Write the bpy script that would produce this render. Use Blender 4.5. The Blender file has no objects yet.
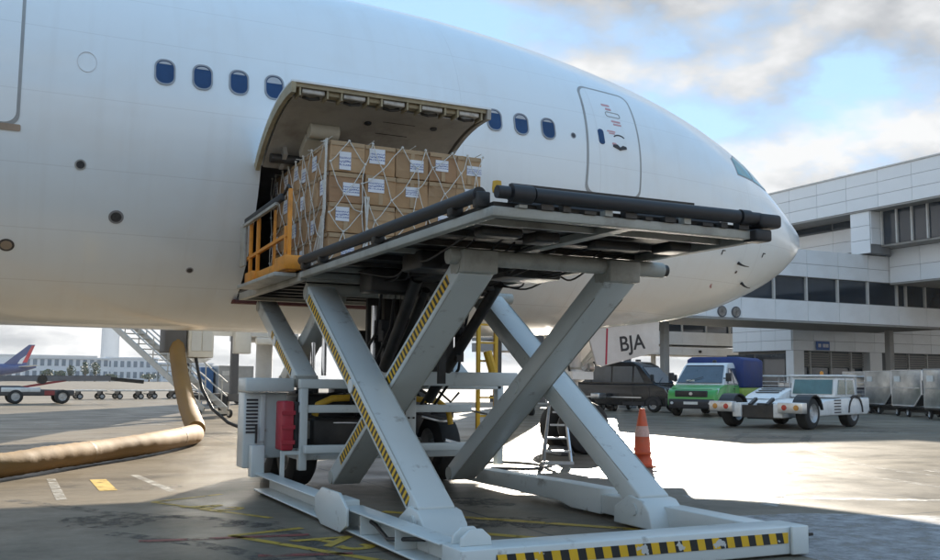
import bpy, bmesh, math, random
from mathutils import Vector, Matrix
random.seed(7)
R = math.radians
scene = bpy.context.scene
C = scene.collection

# ------------------------------------------------------------------ camera
cam_d = bpy.data.cameras.new('camera'); cam = bpy.data.objects.new('camera', cam_d); C.objects.link(cam)
scene.camera = cam
cam_d.sensor_width = 36.0; cam_d.lens = 970 / 940 * 36; cam_d.clip_end = 6000; cam_d.clip_start = 0.1
pitch = math.atan(100.7 / 970); roll = R(0.57); yaw = math.atan2(.4346, .9006)
f0 = Vector((math.sin(yaw), math.cos(yaw), 0)); r0 = Vector((math.cos(yaw), -math.sin(yaw), 0)); u0 = Vector((0, 0, 1))
fw = f0 * math.cos(pitch) + u0 * math.sin(pitch); u1 = u0 * math.cos(pitch) - f0 * math.sin(pitch)
rt = r0 * math.cos(roll) + u1 * math.sin(roll); up = u1 * math.cos(roll) - r0 * math.sin(roll)
cam.matrix_world = Matrix(((rt.x, up.x, -fw.x, 0), (rt.y, up.y, -fw.y, 0), (rt.z, up.z, -fw.z, 1.45), (0, 0, 0, 1)))

# ------------------------------------------------------------------ sun, sky, exposure
SUN_EL = R(17.2); SUN_H = Vector((.557, .831, 0)).normalized()      # horizontal direction towards the sun
sun_dir = SUN_H * math.cos(SUN_EL) + Vector((0, 0, math.sin(SUN_EL)))
sd = bpy.data.lights.new('sun', 'SUN'); sd.energy = 4.8; sd.angle = R(0.55); sd.color = (1, .91, .77)
sun = bpy.data.objects.new('sun', sd); C.objects.link(sun)
sun.rotation_euler = sun_dir.to_track_quat('Z', 'Y').to_euler(); sun.location = (20, 30, 60)

world = bpy.data.worlds.new('World'); scene.world = world; world.use_nodes = True
wn = world.node_tree.nodes; wl = world.node_tree.links; wn.clear()
def N(t, **k):
    n = wn.new(t)
    for a, v in k.items(): setattr(n, a, v)
    return n
def wmath(op, a, b=None):
    n = N('ShaderNodeMath', operation=op)
    for i, v in enumerate((a, b)):
        if v is None: continue
        if isinstance(v, (int, float)): n.inputs[i].default_value = v
        else: wl.new(v, n.inputs[i])
    return n.outputs[0]
sky = N('ShaderNodeTexSky', sky_type='NISHITA'); sky.sun_disc = False
sky.sun_elevation = SUN_EL; sky.sun_rotation = math.atan2(SUN_H.x, SUN_H.y); sky.altitude = 50
sky.air_density = 0.5; sky.dust_density = 0.0; sky.ozone_density = 1.5
tc = N('ShaderNodeTexCoord'); sep = N('ShaderNodeSeparateXYZ'); wl.new(tc.outputs['Generated'], sep.inputs[0])
den = wmath('MAXIMUM', wmath('ADD', sep.outputs[2], 0.30), 0.12)
comb = N('ShaderNodeCombineXYZ')
wl.new(wmath('DIVIDE', sep.outputs[0], den), comb.inputs[0]); wl.new(wmath('DIVIDE', sep.outputs[1], den), comb.inputs[1])
SKY_OFF = (11.09, 11.50, 29.39)
def wnoise(scale, detail, rough, shift=1.0):
    # shift < 1 samples the same cloud field a little higher up in the sky
    m = N('ShaderNodeVectorMath', operation='SCALE'); m.inputs['Scale'].default_value = shift; wl.new(comb.outputs[0], m.inputs[0])
    a = N('ShaderNodeVectorMath', operation='ADD'); a.inputs[1].default_value = SKY_OFF; wl.new(m.outputs[0], a.inputs[0])
    n = N('ShaderNodeTexNoise'); n.inputs['Scale'].default_value = scale; n.inputs['Detail'].default_value = detail; n.inputs['Roughness'].default_value = rough
    wl.new(a.outputs[0], n.inputs['Vector']); return n.outputs['Fac']
def wramp(v, stops):
    r = N('ShaderNodeValToRGB'); wl.new(v, r.inputs[0]); e = r.color_ramp.elements
    while len(e) < len(stops): e.new(.5)
    for i, (p, c) in enumerate(stops): e[i].position = p; e[i].color = (*c, 1)
    return r.outputs[0]
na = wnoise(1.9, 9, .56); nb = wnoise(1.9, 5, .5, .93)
# deck closed edge-on low down; unseen sky overhead opened for blue fill on fuselage
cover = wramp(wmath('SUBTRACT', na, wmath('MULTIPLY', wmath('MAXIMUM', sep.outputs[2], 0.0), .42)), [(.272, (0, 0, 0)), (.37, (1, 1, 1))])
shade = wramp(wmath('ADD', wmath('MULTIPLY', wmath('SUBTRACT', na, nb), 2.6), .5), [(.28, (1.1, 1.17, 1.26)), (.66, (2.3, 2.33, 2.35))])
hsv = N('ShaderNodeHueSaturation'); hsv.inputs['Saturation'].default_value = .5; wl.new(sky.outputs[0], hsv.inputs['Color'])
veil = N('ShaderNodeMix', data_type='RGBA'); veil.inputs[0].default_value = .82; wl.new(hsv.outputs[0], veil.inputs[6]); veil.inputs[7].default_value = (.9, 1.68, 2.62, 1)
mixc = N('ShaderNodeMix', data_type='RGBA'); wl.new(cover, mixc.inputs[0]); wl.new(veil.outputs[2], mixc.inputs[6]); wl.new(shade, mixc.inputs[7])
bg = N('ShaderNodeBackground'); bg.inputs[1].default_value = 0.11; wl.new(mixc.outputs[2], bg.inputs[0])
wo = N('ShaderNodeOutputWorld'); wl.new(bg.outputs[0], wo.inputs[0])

vs = scene.view_settings; vs.view_transform = 'Standard'; vs.look = 'None'; vs.exposure = 1.9; vs.gamma = 1; vs.use_curve_mapping = False
scene.render.resolution_x = 1024; scene.render.resolution_y = 610
scene.render.engine = 'CYCLES'

# ------------------------------------------------------------------ materials
MATS = {}
def mat(name, col, rough=.5, metal=0., var=.12, scale=2.5, bump=0., bscale=60., coat=0., spec=.5, dirt=None, dirt_amt=.0, dirt_scale=1.2, emit=None, trans=0., dirt_pos=(.48, .72)):
    if name in MATS: return MATS[name]
    m = bpy.data.materials.new(name); m.use_nodes = True; nt = m.node_tree; n = nt.nodes; l = nt.links
    b = n['Principled BSDF']
    b.inputs['Roughness'].default_value = rough; b.inputs['Metallic'].default_value = metal
    b.inputs['Specular IOR Level'].default_value = spec; b.inputs['Coat Weight'].default_value = coat; b.inputs['Coat Roughness'].default_value = .12
    b.inputs['Transmission Weight'].default_value = trans
    t = n.new('ShaderNodeTexCoord')
    nz = n.new('ShaderNodeTexNoise'); nz.inputs['Scale'].default_value = scale; nz.inputs['Detail'].default_value = 6; nz.inputs['Roughness'].default_value = .6
    l.new(t.outputs['Object'], nz.inputs['Vector'])
    rp = n.new('ShaderNodeValToRGB'); e = rp.color_ramp.elements
    e[0].position = .3; e[1].position = .7
    e[0].color = (*[c * (1 - var) for c in col], 1); e[1].color = (*[min(1, c * (1 + var)) for c in col], 1)
    l.new(nz.outputs['Fac'], rp.inputs[0]); out = rp.outputs[0]
    if dirt:
        n2 = n.new('ShaderNodeTexNoise'); n2.inputs['Scale'].default_value = dirt_scale; n2.inputs['Detail'].default_value = 9; n2.inputs['Roughness'].default_value = .68
        mpp = n.new('ShaderNodeMapping'); mpp.inputs['Location'].default_value = (4.2, 1.1, 7.7); l.new(t.outputs['Object'], mpp.inputs[0]); l.new(mpp.outputs[0], n2.inputs['Vector'])
        r2 = n.new('ShaderNodeValToRGB'); r2.color_ramp.elements[0].position = dirt_pos[0]; r2.color_ramp.elements[1].position = dirt_pos[1]
        r2.color_ramp.elements[1].color = (dirt_amt,) * 3 + (1,)
        l.new(n2.outputs['Fac'], r2.inputs[0])
        mx = n.new('ShaderNodeMix'); mx.data_type = 'RGBA'; l.new(r2.outputs[0], mx.inputs[0]); l.new(out, mx.inputs[6]); mx.inputs[7].default_value = (*dirt, 1)
        out = mx.outputs[2]
    l.new(out, b.inputs['Base Color'])
    if rough > .05:
        mr = n.new('ShaderNodeMapRange'); l.new(nz.outputs['Fac'], mr.inputs[0]); mr.inputs[3].default_value = max(.02, rough * .82); mr.inputs[4].default_value = min(1, rough * 1.18)
        l.new(mr.outputs[0], b.inputs['Roughness'])
    if bump:
        n3 = n.new('ShaderNodeTexNoise'); n3.inputs['Scale'].default_value = bscale; n3.inputs['Detail'].default_value = 5
        l.new(t.outputs['Object'], n3.inputs['Vector'])
        bp = n.new('ShaderNodeBump'); bp.inputs['Strength'].default_value = bump; bp.inputs['Distance'].default_value = .02
        l.new(n3.outputs['Fac'], bp.inputs['Height']); l.new(bp.outputs[0], b.inputs['Normal'])
    if emit:
        b.inputs['Emission Color'].default_value = (*emit[:3], 1); b.inputs['Emission Strength'].default_value = emit[3]
    MATS[name] = m; return m

def stripe_mat(name, axis, period, c1=(.75, .45, .02), c2=(.02, .02, .02), slant=(0, 0, 1), chip=True):
    """diagonal hazard stripes: printed tape with chips of paint gone"""
    if name in MATS: return MATS[name]
    m = mat(name, c1, rough=.5, var=.1); nt = m.node_tree; n = nt.nodes; l = nt.links; b = n['Principled BSDF']
    t = n.new('ShaderNodeTexCoord'); d = n.new('ShaderNodeVectorMath'); d.operation = 'DOT_PRODUCT'
    v = Vector(axis) + Vector(slant); d.inputs[1].default_value = v / period
    l.new(t.outputs['Object'], d.inputs[0])
    fr = n.new('ShaderNodeMath'); fr.operation = 'FRACT'; l.new(d.outputs['Value'], fr.inputs[0])
    gt = n.new('ShaderNodeMath'); gt.operation = 'GREATER_THAN'; gt.inputs[1].default_value = .5; l.new(fr.outputs[0], gt.inputs[0])
    src = b.inputs['Base Color'].links[0].from_socket
    mx = n.new('ShaderNodeMix'); mx.data_type = 'RGBA'; l.new(gt.outputs[0], mx.inputs[0]); l.new(src, mx.inputs[6]); mx.inputs[7].default_value = (*c2, 1)
    out = mx.outputs[2]
    if chip:
        nz = n.new('ShaderNodeTexNoise'); nz.inputs['Scale'].default_value = 9; nz.inputs['Detail'].default_value = 6; l.new(t.outputs['Object'], nz.inputs['Vector'])
        g2 = n.new('ShaderNodeMath'); g2.operation = 'GREATER_THAN'; g2.inputs[1].default_value = .665; l.new(nz.outputs['Fac'], g2.inputs[0])
        m2 = n.new('ShaderNodeMix'); m2.data_type = 'RGBA'; l.new(g2.outputs[0], m2.inputs[0]); l.new(out, m2.inputs[6]); m2.inputs[7].default_value = (.55, .55, .53, 1)
        out = m2.outputs[2]
    l.new(out, b.inputs['Base Color']); return m

loader_white = mat('loader_paint', (.60, .64, .63), rough=.36, var=.04, scale=1.3, dirt=(.13, .10, .07), dirt_amt=.75, dirt_scale=4.5, dirt_pos=(.60, .74), coat=.15)
loader_grey = mat('loader_beam_paint', (.40, .40, .36), rough=.5, var=.12, dirt=(.12, .1, .08), dirt_amt=.6, dirt_scale=3)
black_rubber = mat('black_rubber', (.022, .022, .024), rough=.55, var=.25, scale=6)
dark_steel = mat('dark_greasy_steel', (.035, .034, .033), rough=.45, metal=.3, var=.35, scale=5, dirt=(.12, .09, .06), dirt_amt=.4)
chrome = mat('chrome_rod', (.75, .75, .76), rough=.12, metal=1, var=.05)
orange_paint = mat('orange_paint', (.72, .27, .02), rough=.45, var=.12, dirt=(.2, .09, .03), dirt_amt=.5, dirt_scale=5)
yellow_paint = mat('yellow_paint', (.72, .42, .03), rough=.5, var=.12, dirt=(.2, .12, .04), dirt_amt=.4, dirt_scale=6)
red_paint = mat('red_plastic', (.42, .03, .05), rough=.4, var=.12)
alu = mat('aluminium', (.62, .63, .64), rough=.35, metal=.9, var=.1, dirt=(.3, .28, .25), dirt_amt=.4, dirt_scale=4)
cable_black = mat('cable_black', (.015, .015, .016), rough=.5)
tyre_m = mat('tyre_rubber', (.025, .025, .025), rough=.8, var=.3, scale=8)
rim_m = mat('wheel_rim_paint', (.5, .5, .5), rough=.45, metal=.3, dirt=(.1, .09, .08), dirt_amt=.5, dirt_scale=8)
white_paint = mat('vehicle_white_paint', (.72, .73, .73), rough=.35, var=.05, coat=.3, dirt=(.3, .28, .25), dirt_amt=.4, dirt_scale=2.5)
glass_dark = mat('tinted_glass', (.035, .05, .07), rough=.05, var=.2, spec=.8, coat=.6)
glass_green = mat('greenish_glass', (.05, .12, .11), rough=.08, var=.2, spec=.8, coat=.6)

# ------------------------------------------------------------------ mesh helpers
class MB:
    def __init__(s): s.v = []; s.f = []
    def add(s, vs, fs):
        o = len(s.v); s.v += [tuple(q) for q in vs]; s.f += [tuple(i + o for i in q) for q in fs]; return s
    def box(s, x0, x1, y0, y1, z0, z1):
        return s.add([(x0, y0, z0), (x1, y0, z0), (x1, y1, z0), (x0, y1, z0), (x0, y0, z1), (x1, y0, z1), (x1, y1, z1), (x0, y1, z1)],
                     [(0, 3, 2, 1), (4, 5, 6, 7), (0, 1, 5, 4), (1, 2, 6, 5), (2, 3, 7, 6), (3, 0, 4, 7)])
    def bar(s, a, b, w, h, side=None):
        """box from a to b, w along side vector, h along the third axis"""
        a = Vector(a); b = Vector(b); d = (b - a).normalized()
        sd_ = Vector(side) if side is not None else (d.cross(Vector((0, 0, 1))) if abs(d.z) < .95 else Vector((1, 0, 0)))
        sd_ = (sd_ - d * sd_.dot(d)).normalized(); t = d.cross(sd_)
        vs_ = []
        for q in (a, b):
            for i, j in ((-1, -1), (1, -1), (1, 1), (-1, 1)): vs_.append(q + sd_ * (w / 2 * i) + t * (h / 2 * j))
        return s.add(vs_, [(0, 1, 2, 3), (7, 6, 5, 4), (0, 4, 5, 1), (1, 5, 6, 2), (2, 6, 7, 3), (3, 7, 4, 0)])
    def tube(s, pts, r, n=10, cap=True, closed=False):
        pts = [Vector(q) for q in pts]; rs = r if isinstance(r, (list, tuple)) else [r] * len(pts)
        d0 = (pts[1] - pts[0]).normalized(); a = d0.orthogonal().normalized(); vs_ = []; m = len(pts)
        for i, q in enumerate(pts):
            if closed: d = (pts[(i + 1) % m] - pts[i - 1]).normalized()
            else: d = (pts[min(i + 1, m - 1)] - pts[max(i - 1, 0)]).normalized()
            a = (a - d * a.dot(d)).normalized(); b = d.cross(a)
            for k in range(n): vs_.append(q + (a * math.cos(2 * math.pi * k / n) + b * math.sin(2 * math.pi * k / n)) * rs[i])
        fs = []
        for i in range(m if closed else m - 1):
            for k in range(n):
                i2 = (i + 1) % m; fs.append((i * n + k, i * n + (k + 1) % n, i2 * n + (k + 1) % n, i2 * n + k))
        if cap and not closed: fs += [tuple(range(n))[::-1], tuple((m - 1) * n + k for k in range(n))]
        return s.add(vs_, fs)
    def lathe(s, prof, c, axis, n=20, cap=True):
        c = Vector(c); ax = Vector(axis).normalized(); a = ax.orthogonal().normalized(); b = ax.cross(a); vs_ = []; fs = []; m = len(prof)
        for (r, h) in prof:
            for k in range(n): vs_.append(c + ax * h + (a * math.cos(2 * math.pi * k / n) + b * math.sin(2 * math.pi * k / n)) * r)
        for i in range(m - 1):
            for k in range(n): fs.append((i * n + k, i * n + (k + 1) % n, (i + 1) * n + (k + 1) % n, (i + 1) * n + k))
        if cap and prof[0][0] > 1e-4: fs.append(tuple(range(n))[::-1])
        if cap and prof[-1][0] > 1e-4: fs.append(tuple((m - 1) * n + k for k in range(n)))
        return s.add(vs_, fs)
    def prism(s, poly, axis, a0, a1):
        """poly: 2-D points in the plane of the two other axes (in x,y,z order), extruded along axis"""
        def P(q, a):
            return {'x': (a, q[0], q[1]), 'y': (q[0], a, q[1]), 'z': (q[0], q[1], a)}[axis]
        n = len(poly)
        return s.add([P(q, a0) for q in poly] + [P(q, a1) for q in poly],
                     [tuple(range(n))[::-1], tuple(range(n, 2 * n))] + [(i, (i + 1) % n, n + (i + 1) % n, n + i) for i in range(n)])

def smooth_path(pts, n=10):
    out = []; P = [Vector(q) for q in pts]; P = [P[0] * 2 - P[1]] + P + [P[-1] * 2 - P[-2]]
    for i in range(1, len(P) - 2):
        for k in range(n):
            t = k / n; a, b, c, d = P[i - 1:i + 3]
            out.append(.5 * ((2 * b) + (-a + c) * t + (2 * a - 5 * b + 4 * c - d) * t * t + (-a + 3 * b - 3 * c + d) * t**3))
    return out + [P[-2]]
OFF = {}
def link_mesh(name, mb, m, smooth=False, off=None, fix=True):
    me = bpy.data.meshes.new(name)
    vs_ = mb.v if off is None else [(x - off[0], y - off[1], z - off[2]) for x, y, z in mb.v]
    me.from_pydata(vs_, [], mb.f)
    if fix:
        bm = bmesh.new(); bm.from_mesh(me); bmesh.ops.recalc_face_normals(bm, faces=bm.faces); bm.to_mesh(me); bm.free()
    if m: me.materials.append(m)
    if smooth:
        me.polygons.foreach_set('use_smooth', [True] * len(me.polygons)); me.set_sharp_from_angle(angle=R(38))
    return me
def obj(name, mb, m, parent=None, smooth=False, bevel=0, fix=True, seg=2):
    off = OFF.get(parent.name) if parent else None
    me = mb if isinstance(mb, bpy.types.Mesh) else link_mesh(name, mb, m, smooth, off, fix)
    o = bpy.data.objects.new(name, me); C.objects.link(o)
    if parent: o.parent = parent; OFF[o.name] = off
    if bevel:
        md = o.modifiers.new('bevel', 'BEVEL'); md.width = bevel; md.segments = seg; md.limit_method = 'ANGLE'; md.angle_limit = R(35)
        md.harden_normals = False
        if not smooth: me.polygons.foreach_set('use_smooth', [True] * len(me.polygons)); me.set_sharp_from_angle(angle=R(30)) if False else None
    return o
def tag(o, label=None, cat=None, group=None, kind=None):
    for k, v in (('label', label), ('category', cat), ('group', group), ('kind', kind)):
        if v: o[k] = v
    return o
def thing(name, label, cat, loc=(0, 0, 0), rz=0, group=None, local=False):
    o = bpy.data.objects.new(name, None); C.objects.link(o); o.empty_display_size = .2
    o.location = loc; o.rotation_euler = (0, 0, rz)
    OFF[o.name] = None if local else tuple(loc)
    return tag(o, label, cat, group)
def solo(name, mb, m, label, cat, loc=(0, 0, 0), group=None, smooth=False, bevel=0, kind=None):
    off = tuple(loc); me = link_mesh(name, mb, m, smooth, off); o = bpy.data.objects.new(name, me); C.objects.link(o); o.location = loc
    OFF[o.name] = off
    if bevel:
        md = o.modifiers.new('bevel', 'BEVEL'); md.width = bevel; md.segments = 2; md.limit_method = 'ANGLE'
    return tag(o, label, cat, group, kind)
def copy_tree(o, parent=None):
    c = o.copy(); C.objects.link(c)
    if parent: c.parent = parent
    for ch in list(o.children): copy_tree(ch, c)
    return c
def dup(root, loc, rz, label, group=None):
    c = copy_tree(root); c.location = loc; c.rotation_euler = (0, 0, rz); c['label'] = label
    if group: c['group'] = group
    return c
def struct(name, mb, m, parent=None): return tag(obj(name, mb, m, parent), kind='structure')
def text_mesh(txt, size, M, m, parent, name='lettering', depth=.002, bold=0):
    cu = bpy.data.curves.new('txt', 'FONT'); cu.body = txt; cu.size = size; cu.extrude = depth; cu.offset = bold; cu.align_x = 'CENTER'; cu.align_y = 'CENTER'
    to = bpy.data.objects.new('txt', cu); C.objects.link(to); dg = bpy.context.evaluated_depsgraph_get(); dg.update()
    me = bpy.data.meshes.new_from_object(to.evaluated_get(dg)); bpy.data.objects.remove(to); bpy.data.curves.remove(cu)
    off = OFF.get(parent.name) if parent else None
    me.transform(M)
    if off: me.transform(Matrix.Translation(-Vector(off)))
    me.materials.clear(); me.materials.append(m)
    o = bpy.data.objects.new(name, me); C.objects.link(o)
    if parent: o.parent = parent; OFF[o.name] = off
    return o

# ------------------------------------------------------------------ ground
def ground_mat():
    m = bpy.data.materials.new('apron_concrete'); m.use_nodes = True; n = m.node_tree.nodes; l = m.node_tree.links; b = n['Principled BSDF']
    t = n.new('ShaderNodeTexCoord')
    def noise(s, d, r, off=(0, 0, 0), sc=(1, 1, 1)):
        mp_ = n.new('ShaderNodeMapping'); mp_.inputs['Location'].default_value = off; mp_.inputs['Scale'].default_value = sc; l.new(t.outputs['Object'], mp_.inputs[0])
        q = n.new('ShaderNodeTexNoise'); q.inputs['Scale'].default_value = s; q.inputs['Detail'].default_value = d; q.inputs['Roughness'].default_value = r; l.new(mp_.outputs[0], q.inputs['Vector']); return q.outputs['Fac']
    def ramp(v, st):
        r = n.new('ShaderNodeValToRGB'); e = r.color_ramp.elements
        while len(e) < len(st): e.new(.5)
        for i, (p, c) in enumerate(st): e[i].position = p; e[i].color = (*c, 1)
        l.new(v, r.inputs[0]); return r.outputs[0]
    def mul(a, bb, f=1):
        x = n.new('ShaderNodeMix'); x.data_type = 'RGBA'; x.blend_type = 'MULTIPLY'; x.inputs[0].default_value = f; l.new(a, x.inputs[6]); l.new(bb, x.inputs[7]); return x.outputs[2]
    base = ramp(noise(.12, 6, .6), [(.3, (.142, .122, .098)), (.7, (.25, .209, .156))])
    fine = ramp(noise(7, 8, .75), [(.3, (.78, .78, .78)), (.7, (1.12, 1.12, 1.12))])
    stain = ramp(noise(.55, 9, .66, (3, 9, 0)), [(.30, (.42, .42, .43)), (.46, (1, 1, 1))])
    streak = ramp(noise(.5, 6, .6, (1, 2, 0), (.16, 1.5, 1)), [(.34, (.72, .71, .7)), (.55, (1, 1, 1))])
    col = mul(mul(mul(base, fine), stain), streak)
    # joints between the poured bays (6 m)
    sx = n.new('ShaderNodeSeparateXYZ'); l.new(t.outputs['Object'], sx.inputs[0]); js = []
    for i, o in ((0, 1.2), (1, 4.1)):
        a = n.new('ShaderNodeMath'); a.operation = 'PINGPONG'; a.inputs[1].default_value = 3.0
        ad = n.new('ShaderNodeMath'); ad.operation = 'ADD'; ad.inputs[1].default_value = o; l.new(sx.outputs[i], ad.inputs[0]); l.new(ad.outputs[0], a.inputs[0])
        lt = n.new('ShaderNodeMath'); lt.operation = 'LESS_THAN'; lt.inputs[1].default_value = .018; l.new(a.outputs[0], lt.inputs[0]); js.append(lt.outputs[0])
    mxj = n.new('ShaderNodeMath'); mxj.operation = 'MAXIMUM'; l.new(js[0], mxj.inputs[0]); l.new(js[1], mxj.inputs[1])
    mj = n.new('ShaderNodeMix'); mj.data_type = 'RGBA'; l.new(mxj.outputs[0], mj.inputs[0]); l.new(col, mj.inputs[6]); mj.inputs[7].default_value = (.05, .05, .05, 1)
    l.new(mj.outputs[2], b.inputs['Base Color'])
    rr = n.new('ShaderNodeMapRange'); l.new(noise(.7, 8, .65, (8, 1, 0)), rr.inputs[0]); rr.inputs[1].default_value = .3; rr.inputs[2].default_value = .7; rr.inputs[3].default_value = .28; rr.inputs[4].default_value = .5
    l.new(rr.outputs[0], b.inputs['Roughness']); b.inputs['Specular IOR Level'].default_value = .06
    bp = n.new('ShaderNodeBump'); bp.inputs['Strength'].default_value = .22; bp.inputs['Distance'].default_value = .012
    l.new(noise(28, 6, .7), bp.inputs['Height']); l.new(bp.outputs[0], b.inputs['Normal'])
    return m
ground = struct('apron_ground', MB().add([(-1500, -300, 0), (2500, -300, 0), (2500, 3500, 0), (-1500, 3500, 0)], [(0, 1, 2, 3)]), ground_mat())

def worn_paint(name, col, amt=.5, scale=3., soft=.06):
    """paint worn through to the concrete in patches"""
    m = mat(name, col, rough=.55, var=.15); nt = m.node_tree; n = nt.nodes; l = nt.links; b = n['Principled BSDF']
    t = n.new('ShaderNodeTexCoord'); nz = n.new('ShaderNodeTexNoise'); nz.inputs['Scale'].default_value = scale; nz.inputs['Detail'].default_value = 9; nz.inputs['Roughness'].default_value = .72
    l.new(t.outputs['Object'], nz.inputs['Vector'])
    rp = n.new('ShaderNodeValToRGB'); rp.color_ramp.elements[0].position = amt - soft; rp.color_ramp.elements[1].position = amt + soft
    l.new(nz.outputs['Fac'], rp.inputs[0]); l.new(rp.outputs[0], b.inputs['Alpha']); return m
yel_line = worn_paint('worn_yellow_paint', (.46, .30, .035), .40, 4., .08); white_line = worn_paint('worn_white_paint', (.46, .45, .42), .52, 4., .12)
red_line = worn_paint('worn_red_paint', (.24, .06, .05), .45); white_patch = worn_paint('scuffed_white_paint', (.38, .38, .39), .47, 4.5, .2)
def strip(mb, a, b, w):
    a = Vector((*a, .004)); b = Vector((*b, .004)); d = (b - a).normalized(); s = Vector((-d.y, d.x, 0)) * w / 2
    return mb.add([a - s, b - s, b + s, a + s], [(0, 1, 2, 3)])
def marking(name, segs, m, zz=.004):
    mb = MB()
    for a, b, w in segs: strip(mb, a, b, w)
    mb.v = [(x, y, zz) for x, y, z in mb.v]
    return struct(name, mb, m)
# yellow stand lines (under and around the loader)
marking('yellow_ground_line', [((3.9, 10.25), (6.3, 7.5), .14)], yel_line)
marking('yellow_ground_line', [((3.6, 9.2), (5.3, 7.15), .13)], yel_line)
marking('yellow_ground_line', [((2.0, 9.2), (2.75, 9.42), .1), ((2.02, 9.2), (2.95, 7.3), .1)], yel_line)
marking('yellow_ground_line', [((1.35, 14.9), (1.35, 13.4), .22)], yel_line)
marking('yellow_ground_line', [((1.7, 12.0), (2.65, 10.2), .08), ((1.7, 12.0), (2.6, 12.5), .08)], yel_line)
marking('red_ground_line', [((1.2, 9.2), (2.7, 9.0), .12), ((2.0, 8.1), (2.75, 7.9), .12)], red_line)
marking('white_ground_line', [((.75, 15.2), (.75, 12.6), .12)], white_line)
marking('white_ground_line', [((1.9, 15.4), (2.1, 12.9), .12)], white_line)
marking('white_ground_line', [((8.0, 10.2), (9.6, 9.5), .22), ((8.3, 9.0), (9.4, 10.0), .2)], white_line)
marking('white_ground_line', [((9.1, 9.6), (20.0, 3.4), .22)], white_line)
marking('white_ground_line', [((17, 22.6), (42, 17.2), .16)], white_line)
marking('white_ground_line', [((-6, 34), (6, 31), .18)], white_line)
mbp = MB().add([(6.2, 8.6, .004), (6.2, 3.0, .004), (14, 1.0, .004), (9.6, 7.6, .004), (8.2, 8.4, .004)], [(0, 1, 2, 3, 4)])
struct('white_painted_apron_patch', mbp, white_patch)
tyre_mark = worn_paint('tyre_rubber_mark', (.08, .074, .066), .56, 6.0, .12); oil_m = worn_paint('oil_stain', (.07, .06, .05), .53, 5.0)
def arc_mark(pts, w):
    P = smooth_path([(x, y, 0) for x, y in pts], 8); mb = MB()
    for q in range(len(P) - 1):
        d = (P[q + 1] - P[q]).normalized(); n = Vector((-d.y, d.x, 0)) * w / 2; e = (P[min(q + 2, len(P) - 1)] - P[q]).normalized(); n2 = Vector((-e.y, e.x, 0)) * w / 2
        mb.add([P[q] - n, P[q + 1] - n2, P[q + 1] + n2, P[q] + n], [(0, 1, 2, 3)])
    mb.v = [(x, y, .0025) for x, y, z in mb.v]; return struct('tyre_mark', mb, tyre_mark)
for dx in (0, 1.7): arc_mark([(20 + dx * .4, 22.5 - dx), (16 + dx * .4, 18.5 - dx), (13 + dx * .5, 13 - dx * .6), (12 + dx, 7), (12.5 + dx, 2)], .24)
for dx in (0, 1.5): arc_mark([(-6, 21 + dx), (-1, 22 + dx), (5, 25 + dx), (12, 31 + dx), (17, 40 + dx)], .2)
arc_mark([(.2, 12.8), (1.2, 11.2), (2.2, 10.2), (2.6, 8.8), (2.4, 7.0)], .22); arc_mark([(1.0, 9.8), (1.8, 8.6), (2.2, 7.2)], .2)
for (ox, oy, orr) in ((1.1, 10.6, .5), (2.3, 9.9, .3), (9.3, 10.8, .45), (11.6, 12.4, .6), (14.5, 11.5, .35), (13.2, 15.0, .5), (1.9, 13.6, .35), (4.8, 9.0, .6), (5.2, 10.6, .5), (16.5, 9.5, .4), (19, 20.4, .7), (24.5, 22, .8)):
    pl = [(ox + orr * (1 + .35 * math.sin(3 * a + ox) + .2 * math.sin(7 * a)) * math.cos(a), oy + orr * .8 * (1 + .3 * math.sin(2 * a + oy)) * math.sin(a), .003) for a in [k * math.pi / 12 for k in range(24)]]
    struct('oil_stain', MB().add(pl, [tuple(range(24))]), oil_m)
for txt, (tx, ty), rz, sz in (('A3', (2.85, 8.45), -62, .75), ('A2', (2.25, 11.2), -62, .6)):
    mm = Matrix.Translation((tx, ty, .005)) @ Matrix.Rotation(R(rz), 4, 'Z')
    tag(text_mesh(txt, sz, mm, yel_line, None, 'stand_lettering', .0004, .012), kind='structure')

# ------------------------------------------------------------------ airliner
PC, ZC, TIP = 17.27, 5.37, 16.69
PROF = [(0, -.62, -.62, 0), (.05, -.48, -.79, .28), (.18, -.37, -.95, .52), (.4, -.24, -1.15, .8), (.8, -.02, -1.5, 1.15), (1.3, .34, -1.8, 1.46), (1.9, .77, -2.07, 1.75), (2.5, 1.2, -2.3, 1.98), (3.1, 1.53, -2.47, 2.17),
        (4, 1.9, -2.64, 2.41), (5, 2.22, -2.79, 2.61), (6, 2.46, -2.92, 2.77), (7.2, 2.69, -3.01, 2.91), (8.5, 2.88, -3.07, 3.0), (10, 3.02, -3.1, 3.07), (11.5, 3.08, -3.1, 3.1), (13, 3.1, -3.1, 3.1), (60, 3.1, -3.1, 3.1)]
def _pchip(i):
    x = [q[0] for q in PROF]; y = [q[i] for q in PROF]; n = len(x); h = [x[k + 1] - x[k] for k in range(n - 1)]; d = [(y[k + 1] - y[k]) / h[k] for k in range(n - 1)]
    m = [d[0]] + [0 if d[k - 1] * d[k] <= 0 else 2 * d[k - 1] * d[k] / (d[k - 1] + d[k]) for k in range(1, n - 1)] + [d[-1]]
    def f(t):
        t = min(max(t, 0), 59.9); k = max(j for j in range(n - 1) if x[j] <= t); u = (t - x[k]) / h[k]
        return (2 * u**3 - 3 * u**2 + 1) * y[k] + (u**3 - 2 * u**2 + u) * h[k] * m[k] + (-2 * u**3 + 3 * u**2) * y[k + 1] + (u**3 - u**2) * h[k] * m[k + 1]
    return f
_T, _B, _W = _pchip(1), _pchip(2), _pchip(3)
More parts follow.
